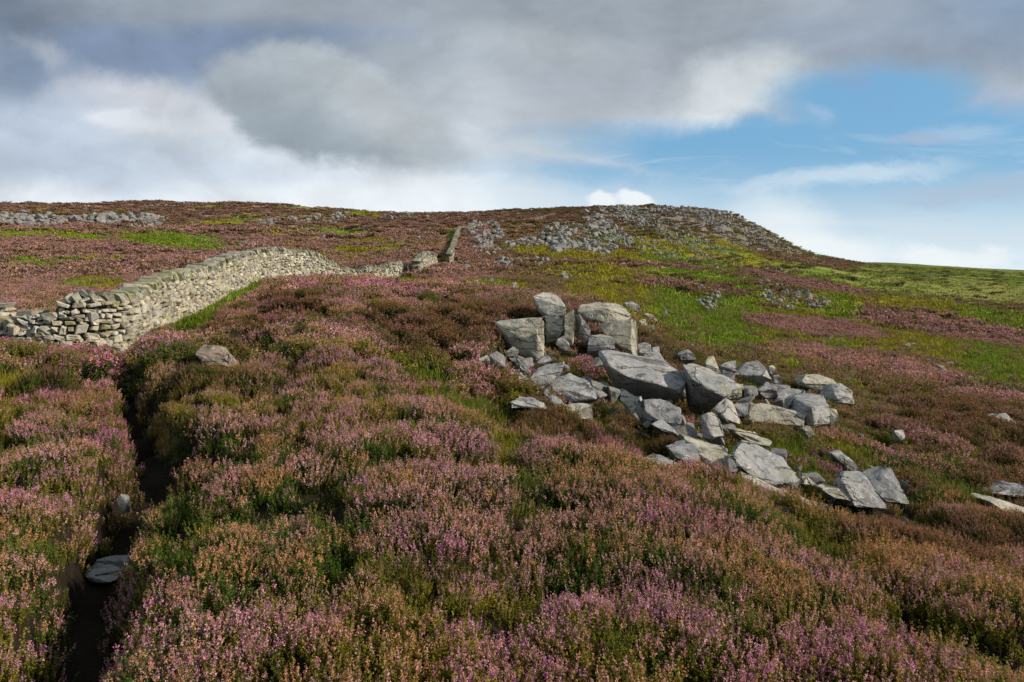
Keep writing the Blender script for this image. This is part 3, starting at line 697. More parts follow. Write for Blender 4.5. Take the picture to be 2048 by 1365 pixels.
G, PL = M_ROCK_GR, M_ROCK_PALE
CRAG = [
 ("whitish rounded boulder at the left top of the crag, heather against its left side", Z1, [(560,180),(640,150,.3),(700,155,.3),(760,190,.1),(795,260),(790,310),(700,320),(600,280)], .9, PL),
 ("big mossy cap boulder lying on top of the crag with a dark streaked face", Z1, [(865,285),(885,240,.3),(1000,218,.8),(1130,225,.8),(1215,265,.5),(1245,320,.1),(1200,350),(1020,370,-.1),(925,335),(1060,265,-.1)], .8, G),
 ("tall cream cracked pillar directly under the mossy cap boulder", Z1, [(1010,370,.2),(1130,345),(1240,335),(1280,345,.2),(1285,540,.2),(1240,580),(1130,500),(1040,420)], .6, G),
 ("upright fluted block just left of the dark cleft, its top level with the heather", Z1, [(645,310,.1),(740,298),(780,320),(778,400),(745,470),(660,420)], .9, G),
 ("narrow pale fluted column standing on the left edge of the dark cleft", Z1, [(775,310),(830,265,.1),(850,275),(855,400),(838,500),(780,460)], .7, G),
 ("grey leaning block on the right side of the dark cleft beneath the cap boulder", Z1, [(850,305,.2),(880,295),(940,370),(962,430),(930,490),(870,430,.2)], .8, None),
 ("large pale block with ledges and a dark undercut, left front of the crag", Z1, [(300,352,.7),(500,330,.8),(640,318,.5),(655,530,.2),(645,580,.05),(590,625,0),(455,590,.3),(390,500,.45),(400,445,.2),(600,440,-.05),(470,465,.05)], .7, G),
 ("squarish blue-grey block wedged between the cleft and the mossy pillar", Z1, [(940,445,.2),(1060,442,.3),(1125,470,.1),(1130,540),(950,560,.1),(932,510,.1)], .8, None),
 ("huge smooth tilted slab in the middle of the crag, dark layered band beneath it", Z1, [(1000,555,.9),(1080,545,1.2),(1250,575,1.2),(1460,612,1.1),(1600,680,.7),(1618,760,.3),(1582,832,0),(1400,775,.05),(1205,728,.15),(1060,640,.5),(1205,760,.5),(1560,905,.45),(1400,885,.6),(1240,830,.7)], .45, None),
 ("flat grey slab behind the upper edge of the huge tilted slab", Z1, [(1230,560,.2),(1300,530,.4),(1370,540,.4),(1430,565,.2),(1480,620),(1350,605)], .7, None),
 ("small square-topped block behind the slabs right of the cream pillar", Z1, [(1275,510,.2),(1330,495,.4),(1375,510,.3),(1375,575),(1285,570)], .9, None),
 ("low broken block right of the small square-topped block", Z1, [(1375,525,.2),(1430,520,.3),(1430,590),(1385,590)], .9, None),
 ("broad grey tilted slab right of the huge one, dark hollow under its left end", Z1, [(1585,645,.6),(1650,640,.9),(1740,660,1.0),(1890,725,.8),(1948,765,.3),(1925,850,-.05),(1872,872,-.1),(1740,800,-.05),(1630,730,.2),(1650,800,.5),(1870,890,.25),(1800,955,.5),(1690,905,.65)], .5, None),
 ("cream shield-shaped block under the right end of the broad grey slab", Z1, [(1925,760,.2),(2015,780,.2),(1995,860),(1960,920),(1900,905),(1885,850)], .6, G),
 ("small pointed stone poking up behind the broad grey slab", Z1, [(1740,640),(1762,595,.2),(1800,585,.2),(1842,680),(1850,720),(1760,700)], .7, G),
 ("small blue-grey pointed boulder in the heather behind the slabs, pink heather at its foot", Z1, [(1552,580),(1570,560,.2),(1625,543,.2),(1660,568),(1680,612),(1580,622)], .9, None),
 ("low wedge of blue rock left of the dark-fronted boulder", Z1, [(1838,655),(1920,618,.2),(1950,620,.2),(1962,690),(1870,715)], .8, None),
 ("smooth pale panel leaning under the left end of the huge slab", Z1, [(1168,810,.25),(1300,862),(1315,900),(1328,1022),(1250,995),(1165,890,.15)], .45, PL),
 ("angular grey block with a mossy lower edge under the huge slab", Z1, [(1318,885,.5),(1440,878,.5),(1575,930,.3),(1582,1000,.05),(1570,1095),(1420,1030,.05),(1350,1035,.2),(1330,960,.25)], .6, None),
 ("cracked pale boulder at the far left foot of the crag", Z1, [(180,610,.1),(245,580,.2),(330,590,.2),(370,622,.1),(362,665),(320,720),(225,715),(182,655)], .8, G),
 ("small pointed block lying on top of the cracked pale boulder's right side", Z1, [(375,565),(430,520,.1),(473,548),(445,590),(388,592)], .8, G),
 ("thin flat slab leaning down to the right below the large pale block", Z1, [(398,600,.1),(440,588,.1),(555,690),(545,725),(470,675)], .5, None),
 ("short grey stone lodged under the undercut of the large pale block", Z1, [(590,640),(610,602,.1),(700,580,.1),(728,612),(640,642)], .8, None),
 ("pale curved slab with a crack across, leaning on the domed boulder", Z1, [(548,735,.1),(600,670,.3),(660,640,.3),(785,618,.2),(797,680),(715,720),(612,832),(572,795)], .4, PL),
 ("white pointed stone left of the pale curved slab", Z1, [(440,768),(485,703,.1),(560,742),(605,800),(595,838),(465,815)], .6, PL),
 ("domed boulder with a dark mossy hollow in its front", Z1, [(608,835,.2),(690,750,.6),(820,708,.8),(925,740,.6),(1002,820,.1),(1012,885,-.05),(860,905),(745,885,0),(660,855,.1),(700,800,.1)], .7, None),
 ("narrow grey wedge at the left foot of the domed boulder", Z1, [(650,855,.1),(705,842,.1),(795,925),(750,955),(685,895)], .6, None),
 ("low rounded grey boulder half sunk in grass at the crag's left foot", Z1, [(408,905),(450,870,.2),(560,873,.3),(640,908,.1),(672,955),(420,950)], .8, None),
 ("pale cube-like block below the domed boulder", Z1, [(778,925,.2),(850,910,.3),(970,918,.2),(977,1025),(880,1015),(800,975,.05)], .8, G),
 ("small smooth upright stone in the brown shrubs below the fluted columns", Z1, [(725,475),(775,450,.1),(815,500),(822,560),(780,550),(722,510)], .7, None),
 ("flat stone on top of the small rubble heap right of the cap boulder", Z1, [(1320,300),(1345,292,.2),(1400,318,.2),(1425,360),(1392,372),(1340,330)], .9, G),
 ("square stone at the left of the small rubble heap right of the cap boulder", Z1, [(1290,342),(1335,335,.1),(1350,390),(1295,400)], .9, G),
 ("lowest stone of the small rubble heap right of the cap boulder", Z1, [(1345,372),(1395,372,.1),(1400,410),(1350,425)], .9, G),
 ("pointed pale stone in the grass above the crag, the right one of a touching pair", Z1, [(395,135),(435,98,.2),(470,130),(515,165),(420,165)], .9, PL),
 ("small round stone beside the pointed pale stone above the crag", Z1, [(510,130),(540,122,.1),(562,145),(520,157)], .9, G),
 ("flat pale stone sunk in the grass furthest up the slope above the crag", Z1, [(138,85),(180,66,.2),(222,95),(160,105)], .9, PL),
 ("dark-fronted grey boulder with a peaked top, behind the right-hand slabs", Z2, [(915,235,.2),(1000,150,.6),(1078,138,.6),(1145,205,.3),(1175,270),(1130,305,.1),(1010,300,.2),(925,262,.2),(1110,245,-.1)], .8, None),
 ("small white stone at the right shoulder of the peaked boulder", Z2, [(1150,180),(1185,172,.1),(1203,195),(1180,240),(1160,230)], .9, PL),
 ("three-sided grey stone in front of the peaked boulder", Z2, [(1075,345),(1152,283,.2),(1215,330),(1192,408),(1130,400)], .8, None),
 ("small upright stone just right of the three-sided grey stone", Z2, [(1178,245),(1212,232,.1),(1240,245),(1240,310),(1190,300)], .8, None),
 ("long low grey rock just left of the big box-shaped block", Z2, [(1208,360,.2),(1290,322,.4),(1402,342,.2),(1382,405),(1310,440),(1212,415)], .8, None),
 ("big box-shaped block with a flat blue-grey top and cracked cream end", Z2, [(1310,398,.75),(1370,360,1.5),(1522,364,1.4),(1562,442,.45),(1438,464,0),(1308,490,.7),(1432,600,.02),(1568,588,.42)], .4, None),
 ("cream end block behind the cracked end of the big box-shaped block", Z2, [(1555,462,.1),(1618,480,.1),(1625,540),(1610,575),(1575,585)], .8, G),
 ("rough lichened boulder furthest right along the top of the crag, heather around it", Z2, [(1368,295),(1400,240,.3),(1478,228,.5),(1605,282,.3),(1625,302),(1530,345),(1400,325)], .8, G),
 ("smooth blue-topped boulder with a pale rim at the right end of the crag", Z2, [(1525,385,.1),(1582,300,.6),(1650,293,.6),(1725,350,.3),(1738,440),(1640,430,-.1),(1560,410),(1600,365,-.05)], .7, None),
 ("long pale low block lying left of the big box-shaped block", Z2, [(1000,530,.1),(1028,440,.2),(1100,430,.3),(1140,458,.2),(1382,488,.3),(1403,520,.1),(1400,595),(1240,585),(1010,560)], .5, G),
 ("dark recessed block between the cream shield block and the long pale block", Z2, [(895,435,.3),(1020,432,.3),(1005,520),(935,525,.1)], .7, None),
 ("rounded stone below the right end of the long pale block", Z2, [(1385,605),(1432,588,.2),(1472,655),(1425,672)], .9, G),
 ("white split upright block leaning in the middle of the crag's foot", Z2, [(693,520,.1),(760,488,.1),(800,500,.1),(832,560,.05),(852,655),(770,670,-.05),(718,670,.1)], .7, PL),
 ("pale triangular slab directly behind the white split upright block", Z2, [(775,470,.2),(862,395,.3),(900,420,.3),(972,545,.1),(955,575),(880,565),(845,530)], .5, PL),
 ("mossy low slab with a thin pale edge right of the white split upright block", Z2, [(868,600,.2),(960,608,.4),(1082,640,.4),(1172,690,.1),(1172,728),(1050,712)], .5, G),
 ("slim pale slab in the brown shrubs left of the white split upright block", Z2, [(345,575),(420,545,.2),(505,600,.1),(552,655),(440,630)], .6, None),
 ("lichen-spotted grey boulder left half of the lowest big pair", Z2, [(465,742,.2),(555,700,.6),(640,690,.6),(700,790,.1),(692,868),(600,850),(515,795)], .7, None),
 ("wide grey layered block between the lichen-spotted boulder and the great sloping one", Z2, [(560,650,.9),(650,680,.9),(850,728,.7),(902,770,.2),(872,892,-.05),(780,892),(650,765,.2)], .7, G),
 ("small block filling the dark gap left of the great sloping boulder", Z2, [(870,785,.1),(938,780,.1),(942,900),(872,905)], .8, None),  # solid block put in for the dark gap between two boulders
 ("great sloping boulder with a smooth streaked face and a white-spotted crest", Z2, [(895,768,.2),(968,690,.5),(1060,700,.6),(1250,800,.4),(1335,900,.2),(1385,968,.1),(1280,975),(1170,1002,-.1),(1050,940,-.05),(945,865)], .5, None),
 ("long flat slab edge just above the pink heather below the great sloping boulder", Z2, [(950,885,.5),(1060,930,.7),(1190,990,.8),(1340,1062,.6),(1500,1125,.3),(1430,1140),(1200,1085),(1000,1005)], .6, G),
 ("small pointed rock at the right foot of the great sloping boulder", Z2, [(1370,900,.1),(1430,930,.1),(1502,1000),(1380,985)], .7, G),
 ("flat rounded rock half hidden in heather at the crag's lower left corner", Z2, [(300,835),(330,802,.3),(450,805,.4),(565,855,.1),(480,890),(340,880)], .8, None),
 ("grey wedge behind the crooked slab, right of the brown shrubs", Z2, [(1575,772),(1650,760,.3),(1745,840,.1),(1785,898),(1700,890)], .6, None),
 ("crooked grey slab propped on end at the right foot of the crag", Z2, [(1640,898,.5),(1782,895,.5),(1832,962,.3),(1985,1162,0),(1740,1140,0),(1690,1035,.15),(1648,962,.3)], .3, None),
 ("flat-faced rock tucked against the left side of the crooked slab", Z2, [(1498,1012,.1),(1560,1000,.3),(1662,1010,.2),(1725,1100),(1600,1080)], .7, G),
 ("dark blue pyramid-shaped boulder right of the crooked slab", Z8, [(268,870,.3),(380,820,.4),(455,798,.3),(525,915,.1),(598,1062),(430,1040),(340,955,.1)], .7, None),
 ("pale-sided boulder among dark heather near the right edge", Z8, [(1140,475,.1),(1200,438,.2),(1250,430,.2),(1345,525),(1200,530)], .8, PL),
 ("low flat grey rock left of the pale-sided boulder at the right edge", Z8, [(885,442),(960,436,.3),(1045,482),(940,482)], .9, None),
 ("small pale leaning stone in the shrubs right of the box-shaped block", Z8, [(478,548),(540,550,.1),(556,600),(520,620)], .7, PL),
 ("shaded grey boulder in a dark heather hollow by the right edge", Z8, [(1180,985),(1290,918,.3),(1365,922,.3),(1430,985),(1365,1008)], .8, None),
 ("flat rough boulder at the right edge just above the dark heather", Z8, [(1125,1035,.2),(1200,1020,.6),(1365,1070,.6),(1480,1140,.3),(1400,1180),(1240,1120)], .8, G),
 ("solitary pale stone standing in the green slope above the right-hand pink band", Z8, [(792,118),(815,108,.2),(845,148),(825,165)], .9, PL),
 ("flat grey stone at the top of the crag behind the cream pillar, on the grass", Z1, [(1180,225),(1240,215,.2),(1290,240),(1300,285),(1240,275)], .9, PL),
 ("little flat white stone in the grass between dark heather and the pink band", Z8, [(530,328),(560,322,.1),(590,332),(560,340)], .8, PL),
]
for e in CRAG:
    crag_rock(e[0], e[1], e[2], e[3], e[4])
crag_rock("small white stone leaning at the edge of the dark trodden trench", Z6, [(472,628,.02),(490,592,.03),(515,600,.03),(522,630),(512,668),(490,655)], .5, PL, cat='stone', group='stones beside the trench', name='stone', amp=.3, floor=.45)
crag_rock("flat grey stone lying across the bottom of the dark trench", Z6, [(352,900,.1),(372,862,.35),(440,868,.4),(515,862,.4),(512,900,.2),(470,958),(385,975),(345,930)], .5, M_ROCK, cat='stone', group='stones beside the trench', name='stone', amp=.3, floor=.66)
crag_rock("rounded dull brown boulder sunk in heather right of the trench's far end", Z6, [(800,20),(830,-25,.3),(880,-20,.3),(925,30,.1),(945,66),(850,62)], .8, M_DULL, group=None, sink=.7)

def in_rocks(x, y, grow=0.0):
    hitm = np.zeros(len(x), bool)
    for pts, d, zt in ROCKFOOT:
        c = pts.mean(0)
        lo, hi = pts.min(0), pts.max(0)
        k = np.nonzero((x > lo[0]) & (x < hi[0]) & (y > lo[1]) & (y < hi[1]))[0]
        if not len(k): continue
        ang = np.arctan2(pts[:, 1] - c[1], pts[:, 0] - c[0]); r = np.hypot(pts[:, 1] - c[1], pts[:, 0] - c[0])
        b = ((ang + np.pi) / (2 * np.pi) * 24).astype(int) % 24
        rm = np.zeros(24); np.maximum.at(rm, b, r)
        qa = np.arctan2(y[k] - c[1], x[k] - c[0]); qb = ((qa + np.pi) / (2 * np.pi) * 24).astype(int) % 24
        hitm[k] |= np.hypot(x[k] - c[0], y[k] - c[1]) < rm[qb] * (.80 + grow)
    return hitm

#<walls
# ------------------------------------------------------------------ drystone walls
TPL_S = []; TPL_F = []
def _template():
    corners = [(sx, sy, sz) for sx in (-1, 1) for sy in (-1, 1) for sz in (-1, 1)]
    vid = {}; V = []
    c = .24
    for ci, s in enumerate(corners):
        for ax in range(3):
            p = [s[0] * (1 - c), s[1] * (1 - c), s[2] * (1 - c)]; p[ax] = s[ax]
            vid[(ci, ax)] = len(V); V.append(p)
    Fc = []
    V_ = np.array(V)
    def order(ids, nrm):
        pts = V_[ids]; cen = pts.mean(0); n = np.array(nrm, float); n /= np.linalg.norm(n)
        a = pts[0] - cen; a -= n * a.dot(n); a /= np.linalg.norm(a); b = np.cross(n, a)
        an = np.arctan2((pts - cen).dot(b), (pts - cen).dot(a))
        return [ids[i] for i in np.argsort(an)]
    for ax in range(3):
        for sg in (-1, 1):
            ids = [vid[(ci, ax)] for ci, s in enumerate(corners) if s[ax] == sg]
            n = [0, 0, 0]; n[ax] = sg
            Fc.append(order(ids, n))
    for ci, s in enumerate(corners):
        Fc.append(order([vid[(ci, a)] for a in range(3)], s))
        for cj, s2 in enumerate(corners):
            if cj > ci and sum(s[k] != s2[k] for k in range(3)) == 1:
                ax = [k for k in range(3) if s[k] != s2[k]][0]
                o2 = [k for k in range(3) if k != ax]
                n = [0, 0, 0]
                for k in o2: n[k] = s[k]
                Fc.append(order([vid[(ci, k)] for k in o2] + [vid[(cj, k)] for k in o2], n))
    wts = np.zeros((24, 8))
    for i, p in enumerate(V):
        for ci, s in enumerate(corners):
            wts[i, ci] = np.prod([(1 + p[k] * s[k]) / 2 for k in range(3)])
    return np.array(corners, float), wts, Fc
TC, TW, TF = _template()
T_flat = np.array([i for f in TF for i in f]); T_cnt = np.array([len(f) for f in TF])

def stones_mesh(name, S, mat):
    """S: list of (centre, along, out, up, half sizes, jitter, tone)"""
    n = len(S)
    cen = np.array([s[0] for s in S]); A = np.array([s[1] for s in S]); O = np.array([s[2] for s in S]); U = np.array([s[3] for s in S])
    hs = np.array([s[4] for s in S]); jt = np.array([s[5] for s in S]); tone = np.array([s[6] for s in S])
    cr = TC[None] + rng.uniform(-1, 1, (n, 8, 3)) * jt[:, None, None]
    loc = np.einsum('vc,nck->nvk', TW, cr) * hs[:, None, :]
    v = cen[:, None] + loc[..., 0:1] * A[:, None] + loc[..., 1:2] * O[:, None] + loc[..., 2:3] * U[:, None]
    fl = (T_flat[None] + np.arange(n)[:, None] * 24).ravel()
    me = np_mesh(name, v.reshape(-1, 3), fl, np.tile(T_cnt, n), mat)
    col_attr(me, 'tone', np.repeat(tone, 24, 0))
    return me

def wall(pts, label, height, thick=.62, course=.115, lens=(.09, .29), cope=True, ruin=0.0, prof=None, group=None, step=.25, shade=1.0):
    """pts: (row-independent) world path; stones laid in courses on both faces over a dark hearting"""
    P = np.array(pts, float)
    seg = np.hypot(*np.diff(P, axis=0).T); L = np.concatenate([[0], np.cumsum(seg)])
    tot = L[-1]
    ss = np.linspace(0, tot, max(8, int(tot / step)))
    cx = pchip(L, P[:, 0], ss); cy = pchip(L, P[:, 1], ss)
    cz = base_h(cx, cy) - .1
    def at(s):
        return np.array([np.interp(s, ss, cx), np.interp(s, ss, cy), np.interp(s, ss, cz)])
    hf = prof or (lambda s: height)
    org = at(tot * .3)
    root = link(bpy.data.objects.new('stone_wall', None)); root.location = org
    tag(root, label, 'wall', group)
    S, K = [], []
    def frame(s):
        a = at(min(s + .3, tot)) - at(max(s - .3, 0)); a /= np.linalg.norm(a)
        o = np.array([a[1], -a[0], 0.0]); o /= np.linalg.norm(o)
        return a, o, np.cross(o, a) * (1 if np.cross(o, a)[2] > 0 else -1)
    tones = [C(1, 1, 1), C(1.1, 1.08, 1.0), C(.75, .74, .70), C(1.08, 1.0, .87), C(.9, .95, 1.0), C(.85, .88, .58), C(.62, .60, .52), C(1.2, 1.18, 1.1)]
    for side in (-1, 1):
        z = -.15; k = 0
        maxh = max(hf(s) for s in np.linspace(0, tot, 60))
        while z < maxh:
            ch = course * random.uniform(.8, 1.3) * (1.15 - .25 * z / maxh)
            s = random.uniform(0, .2)
            while s < tot:
                ln = random.uniform(*lens) * (1.25 if random.random() < .12 else 1)
                sm = s + ln / 2
                if sm < tot and z + ch * .5 < hf(sm) - (random.random() * ruin):
                    a, o, u = frame(sm)
                    off = side * (thick / 2 - .10 - (z / max(maxh, .1)) * thick * .16 + random.uniform(-.03, .045))
                    wob = .035 * math.sin(sm * 1.7 + k * 1.3) + random.uniform(-.02, .02)
                    c = at(sm) - org + o * off + np.array([0, 0, z + ch / 2 + wob])
                    r = random.gauss(0, .2)
                    a2 = a * math.cos(r) + u * math.sin(r); u2 = u * math.cos(r) - a * math.sin(r)
                    hgt = ch * (random.uniform(.7, 1.1) if random.random() < .82 else random.uniform(1.3, 1.8)) / 2
                    S.append((c, a2, o, u2, (ln / 2 * .96, random.uniform(.11, .17), hgt), .42, tones[int(random.random() ** 1.3 * 7.99)] * random.uniform(.75, 1.12) * shade))
                s += ln
            z += ch; k += 1
    me = stones_mesh('stone_courses', S, M_WALL)
    link(bpy.data.objects.new('stone_courses', me), root)
    if cope:
        s = 0.0
        while s < tot:
            flat = prof is main_flat and s < s_step
            ln = random.uniform(.26, .55) if flat else random.uniform(.07, .17)
            a, o, u = frame(s)
            h = hf(s)
            if not (cope == 'part' and h < height * .7):
                r = .62 + random.gauss(0, .2)
                a2 = a * math.cos(r) + u * math.sin(r); u2 = u * math.cos(r) - a * math.sin(r)
                hh = random.uniform(.11, .19)
                if flat:
                    r = random.gauss(0, .12); a2 = a * math.cos(r) + u * math.sin(r); u2 = u * math.cos(r) - a * math.sin(r); hh = random.uniform(.05, .085)
                c = at(s) - org + np.array([0, 0, h + hh * .45 + random.uniform(-.03, .03)])
                K.append((c, a2, o, u2, (ln / 2, random.uniform(.20, .30), hh), .34, tones[random.randrange(7)] * random.uniform(.7, 1.1) * shade))
            s += ln * 1.05
        link(bpy.data.objects.new('coping', stones_mesh('coping', K, M_COPE)), root)
    # hearting
    V, Fi = [], []
    n = len(ss)
    for i, s in enumerate(ss):
        a, o, u = frame(s); b = at(s) - org; h = max(.1, hf(s) - .09 - ruin * .5)
        for (t, z) in ((-thick / 2 + .13, -.3), (thick / 2 - .13, -.3), (thick / 2 - .2, h), (-thick / 2 + .2, h)):
            V.append(b + o * t + np.array([0, 0, z]))
    for i in range(n - 1):
        for k in range(4):
            Fi += [i * 4 + k, i * 4 + (k + 1) % 4, i * 4 + 4 + (k + 1) % 4, i * 4 + 4 + k]
    Fi += [0, 1, 2, 3] + [(n - 1) * 4 + 3, (n - 1) * 4 + 2, (n - 1) * 4 + 1, (n - 1) * 4]
    link(bpy.data.objects.new('hearting', np_mesh('hearting', V, Fi, [4] * ((n - 1) * 4 + 2), M_CORE)), root)
    WALLP.append(np.stack([cx, cy], 1))
    return root
WALLP = []
main_flat = None
def pd(px, d): return ((px - 1024) / F * d, d)
main_pts = [pd(-420, 18.5), pd(-200, 17.2), pd(0, 16.6), pd(70, 16.4), pd(125, 16.4), pd(180, 16.6), pd(239, 17.4), pd(300, 19.8), pd(350, 22.5), pd(410, 26), pd(460, 29.5), pd(513, 34), pd(556, 37), pd(600, 39), pd(640, 41), pd(690, 44.5), pd(750, 47), pd(800, 49)]
_L = np.concatenate([[0], np.cumsum(np.hypot(*np.diff(np.array(main_pts), axis=0).T))])
s_step = _L[4]; s_end = _L[14]
def main_prof(s):
    if s < s_step: return 1.10 + .08 * math.sin(s * 2.1) + .05 * math.sin(s * 5.3)
    if s > s_end: return max(1.15, 1.45 - (s - s_end) * .12) + .08 * math.sin(s * 3)
    return 1.45 + .05 * math.sin(s * .9)
main_flat = main_prof
wall(main_pts, "long drystone wall with leaning coping stones climbing the heather moor at the left", 1.45, prof=main_prof, cope='part')
wall([pd(833, 50), pd(842, 53), pd(868, 61)], "short stub of drystone wall standing alone by the gap, seen end-on", 1.35, cope='part', ruin=.3, prof=lambda s: .7 + .75 * math.sin(min(max((s + 1.0) / 13.5, 0), 1) * math.pi) ** .6)
wall([pd(897, 62), pd(903, 75), pd(911, 98), pd(919, 128)], "narrow straight drystone wall running uphill beside a strip of green grass", 1.15, course=.2, lens=(.25, .6), step=.6, thick=.42, shade=.85)
wall([pd(921, 130), pd(960, 142), pd(990, 155), pd(1040, 175), pd(1075, 190), pd(1110, 225)], "distant drystone wall crossing the moor below the hill toward the right", .95, course=.3, lens=(.35, .9), step=1.2, thick=.5, shade=.85, ruin=.25)
wall([pd(952, 84), pd(975, 80), pd(992, 79)], "broken line of tumbled wall lying among boulders right of the uphill wall", .7, course=.25, lens=(.3, .8), cope=False, ruin=.5, step=.6)

def post(px, d, h, lean, label):
    x, y = pd(px, d); z = gz(x, y)
    bm = bmesh.new()
    rings = []
    for k, t in enumerate((-.3, 0, .45, .85, 1.0)):
        r = .055 * (1 - .15 * max(t, 0)) if t < 1 else .03
        rings.append([bm.verts.new((lean * max(t, 0) * h + r * math.cos(a) * random.uniform(.85, 1.1), r * math.sin(a), t * h)) for a in [i * math.pi / 4 for i in range(8)]])
    for a, b in zip(rings, rings[1:]):
        for i in range(8): bm.faces.new((a[i], a[(i + 1) % 8], b[(i + 1) % 8], b[i]))
    bm.faces.new(rings[-1]); bm.faces.new(rings[0][::-1])
    me = bpy.data.meshes.new('fence_post'); bm.to_mesh(me); bm.free(); me.materials.append(M_WOOD)
    o = link(bpy.data.objects.new('fence_post', me)); o.location = (x, y, z)
    tag(o, label, 'fence post', 'fence posts by the wall gap')
post(841, 51, 1.5, .05, "thin leaning wooden post at the left end of the short wall stub")
post(819, 50, 1.1, -.25, "leaning wooden post in the gap left of the short wall stub")

def near_wall(x, y, r=.42):
    m = np.zeros(len(x), bool)
    for Pw in WALLP:
        lo, hi = Pw.min(0) - 1, Pw.max(0) + 1
        k = np.nonzero((x > lo[0]) & (x < hi[0]) & (y > lo[1]) & (y < hi[1]))[0]
        if not len(k): continue
        best = np.full(len(k), 99.)
        for c in range(0, len(Pw)):
            best = np.minimum(best, np.hypot(x[k] - Pw[c, 0], y[k] - Pw[c, 1]))
        m[k] |= best < r
    return m
#walls>
#<scree
# ------------------------------------------------------------------ scattered stones
def stone_variant(i):
    bm = bmesh.new()
    r_ = random.Random(100 + i)
    sx, sy, sz = 1, r_.uniform(.6, .95), r_.uniform(.5, .85)
    for _ in range(13):
        v = Vector((r_.gauss(0, 1), r_.gauss(0, 1), r_.gauss(0, 1))).normalized()
        v = Vector([math.copysign(abs(c) ** .7, c) for c in v]) * r_.uniform(.42, .56)
        bm.verts.new((v.x * sx, v.y * sy, v.z * sz + sz * .25))
    r = bmesh.ops.convex_hull(bm, input=bm.verts)
    bmesh.ops.delete(bm, geom=[g for g in set(r['geom_interior'] + r['geom_unused']) if isinstance(g, bmesh.types.BMVert)], context='VERTS')
    bmesh.ops.dissolve_limit(bm, angle_limit=R(14), verts=bm.verts, edges=bm.edges)
    bmesh.ops.bevel(bm, geom=list(bm.edges), offset=.025, segments=1, affect='EDGES')
    bmesh.ops.triangulate(bm, faces=bm.faces)
    es = [e for e in bm.edges if e.calc_length() > .2]
    bmesh.ops.subdivide_edges(bm, edges=es, cuts=1); bmesh.ops.triangulate(bm, faces=bm.faces)
    for v in bm.verts: v.co += v.co.normalized() * mnoise.noise(v.co * 5 + Vector((i * 9.1, 0, 0))) * .05
    me = bpy.data.meshes.new('stone'); bm.to_mesh(me); bm.free()
    me.materials.append(M_SCREE)
    return me
SV = [stone_variant(i) for i in range(10)]

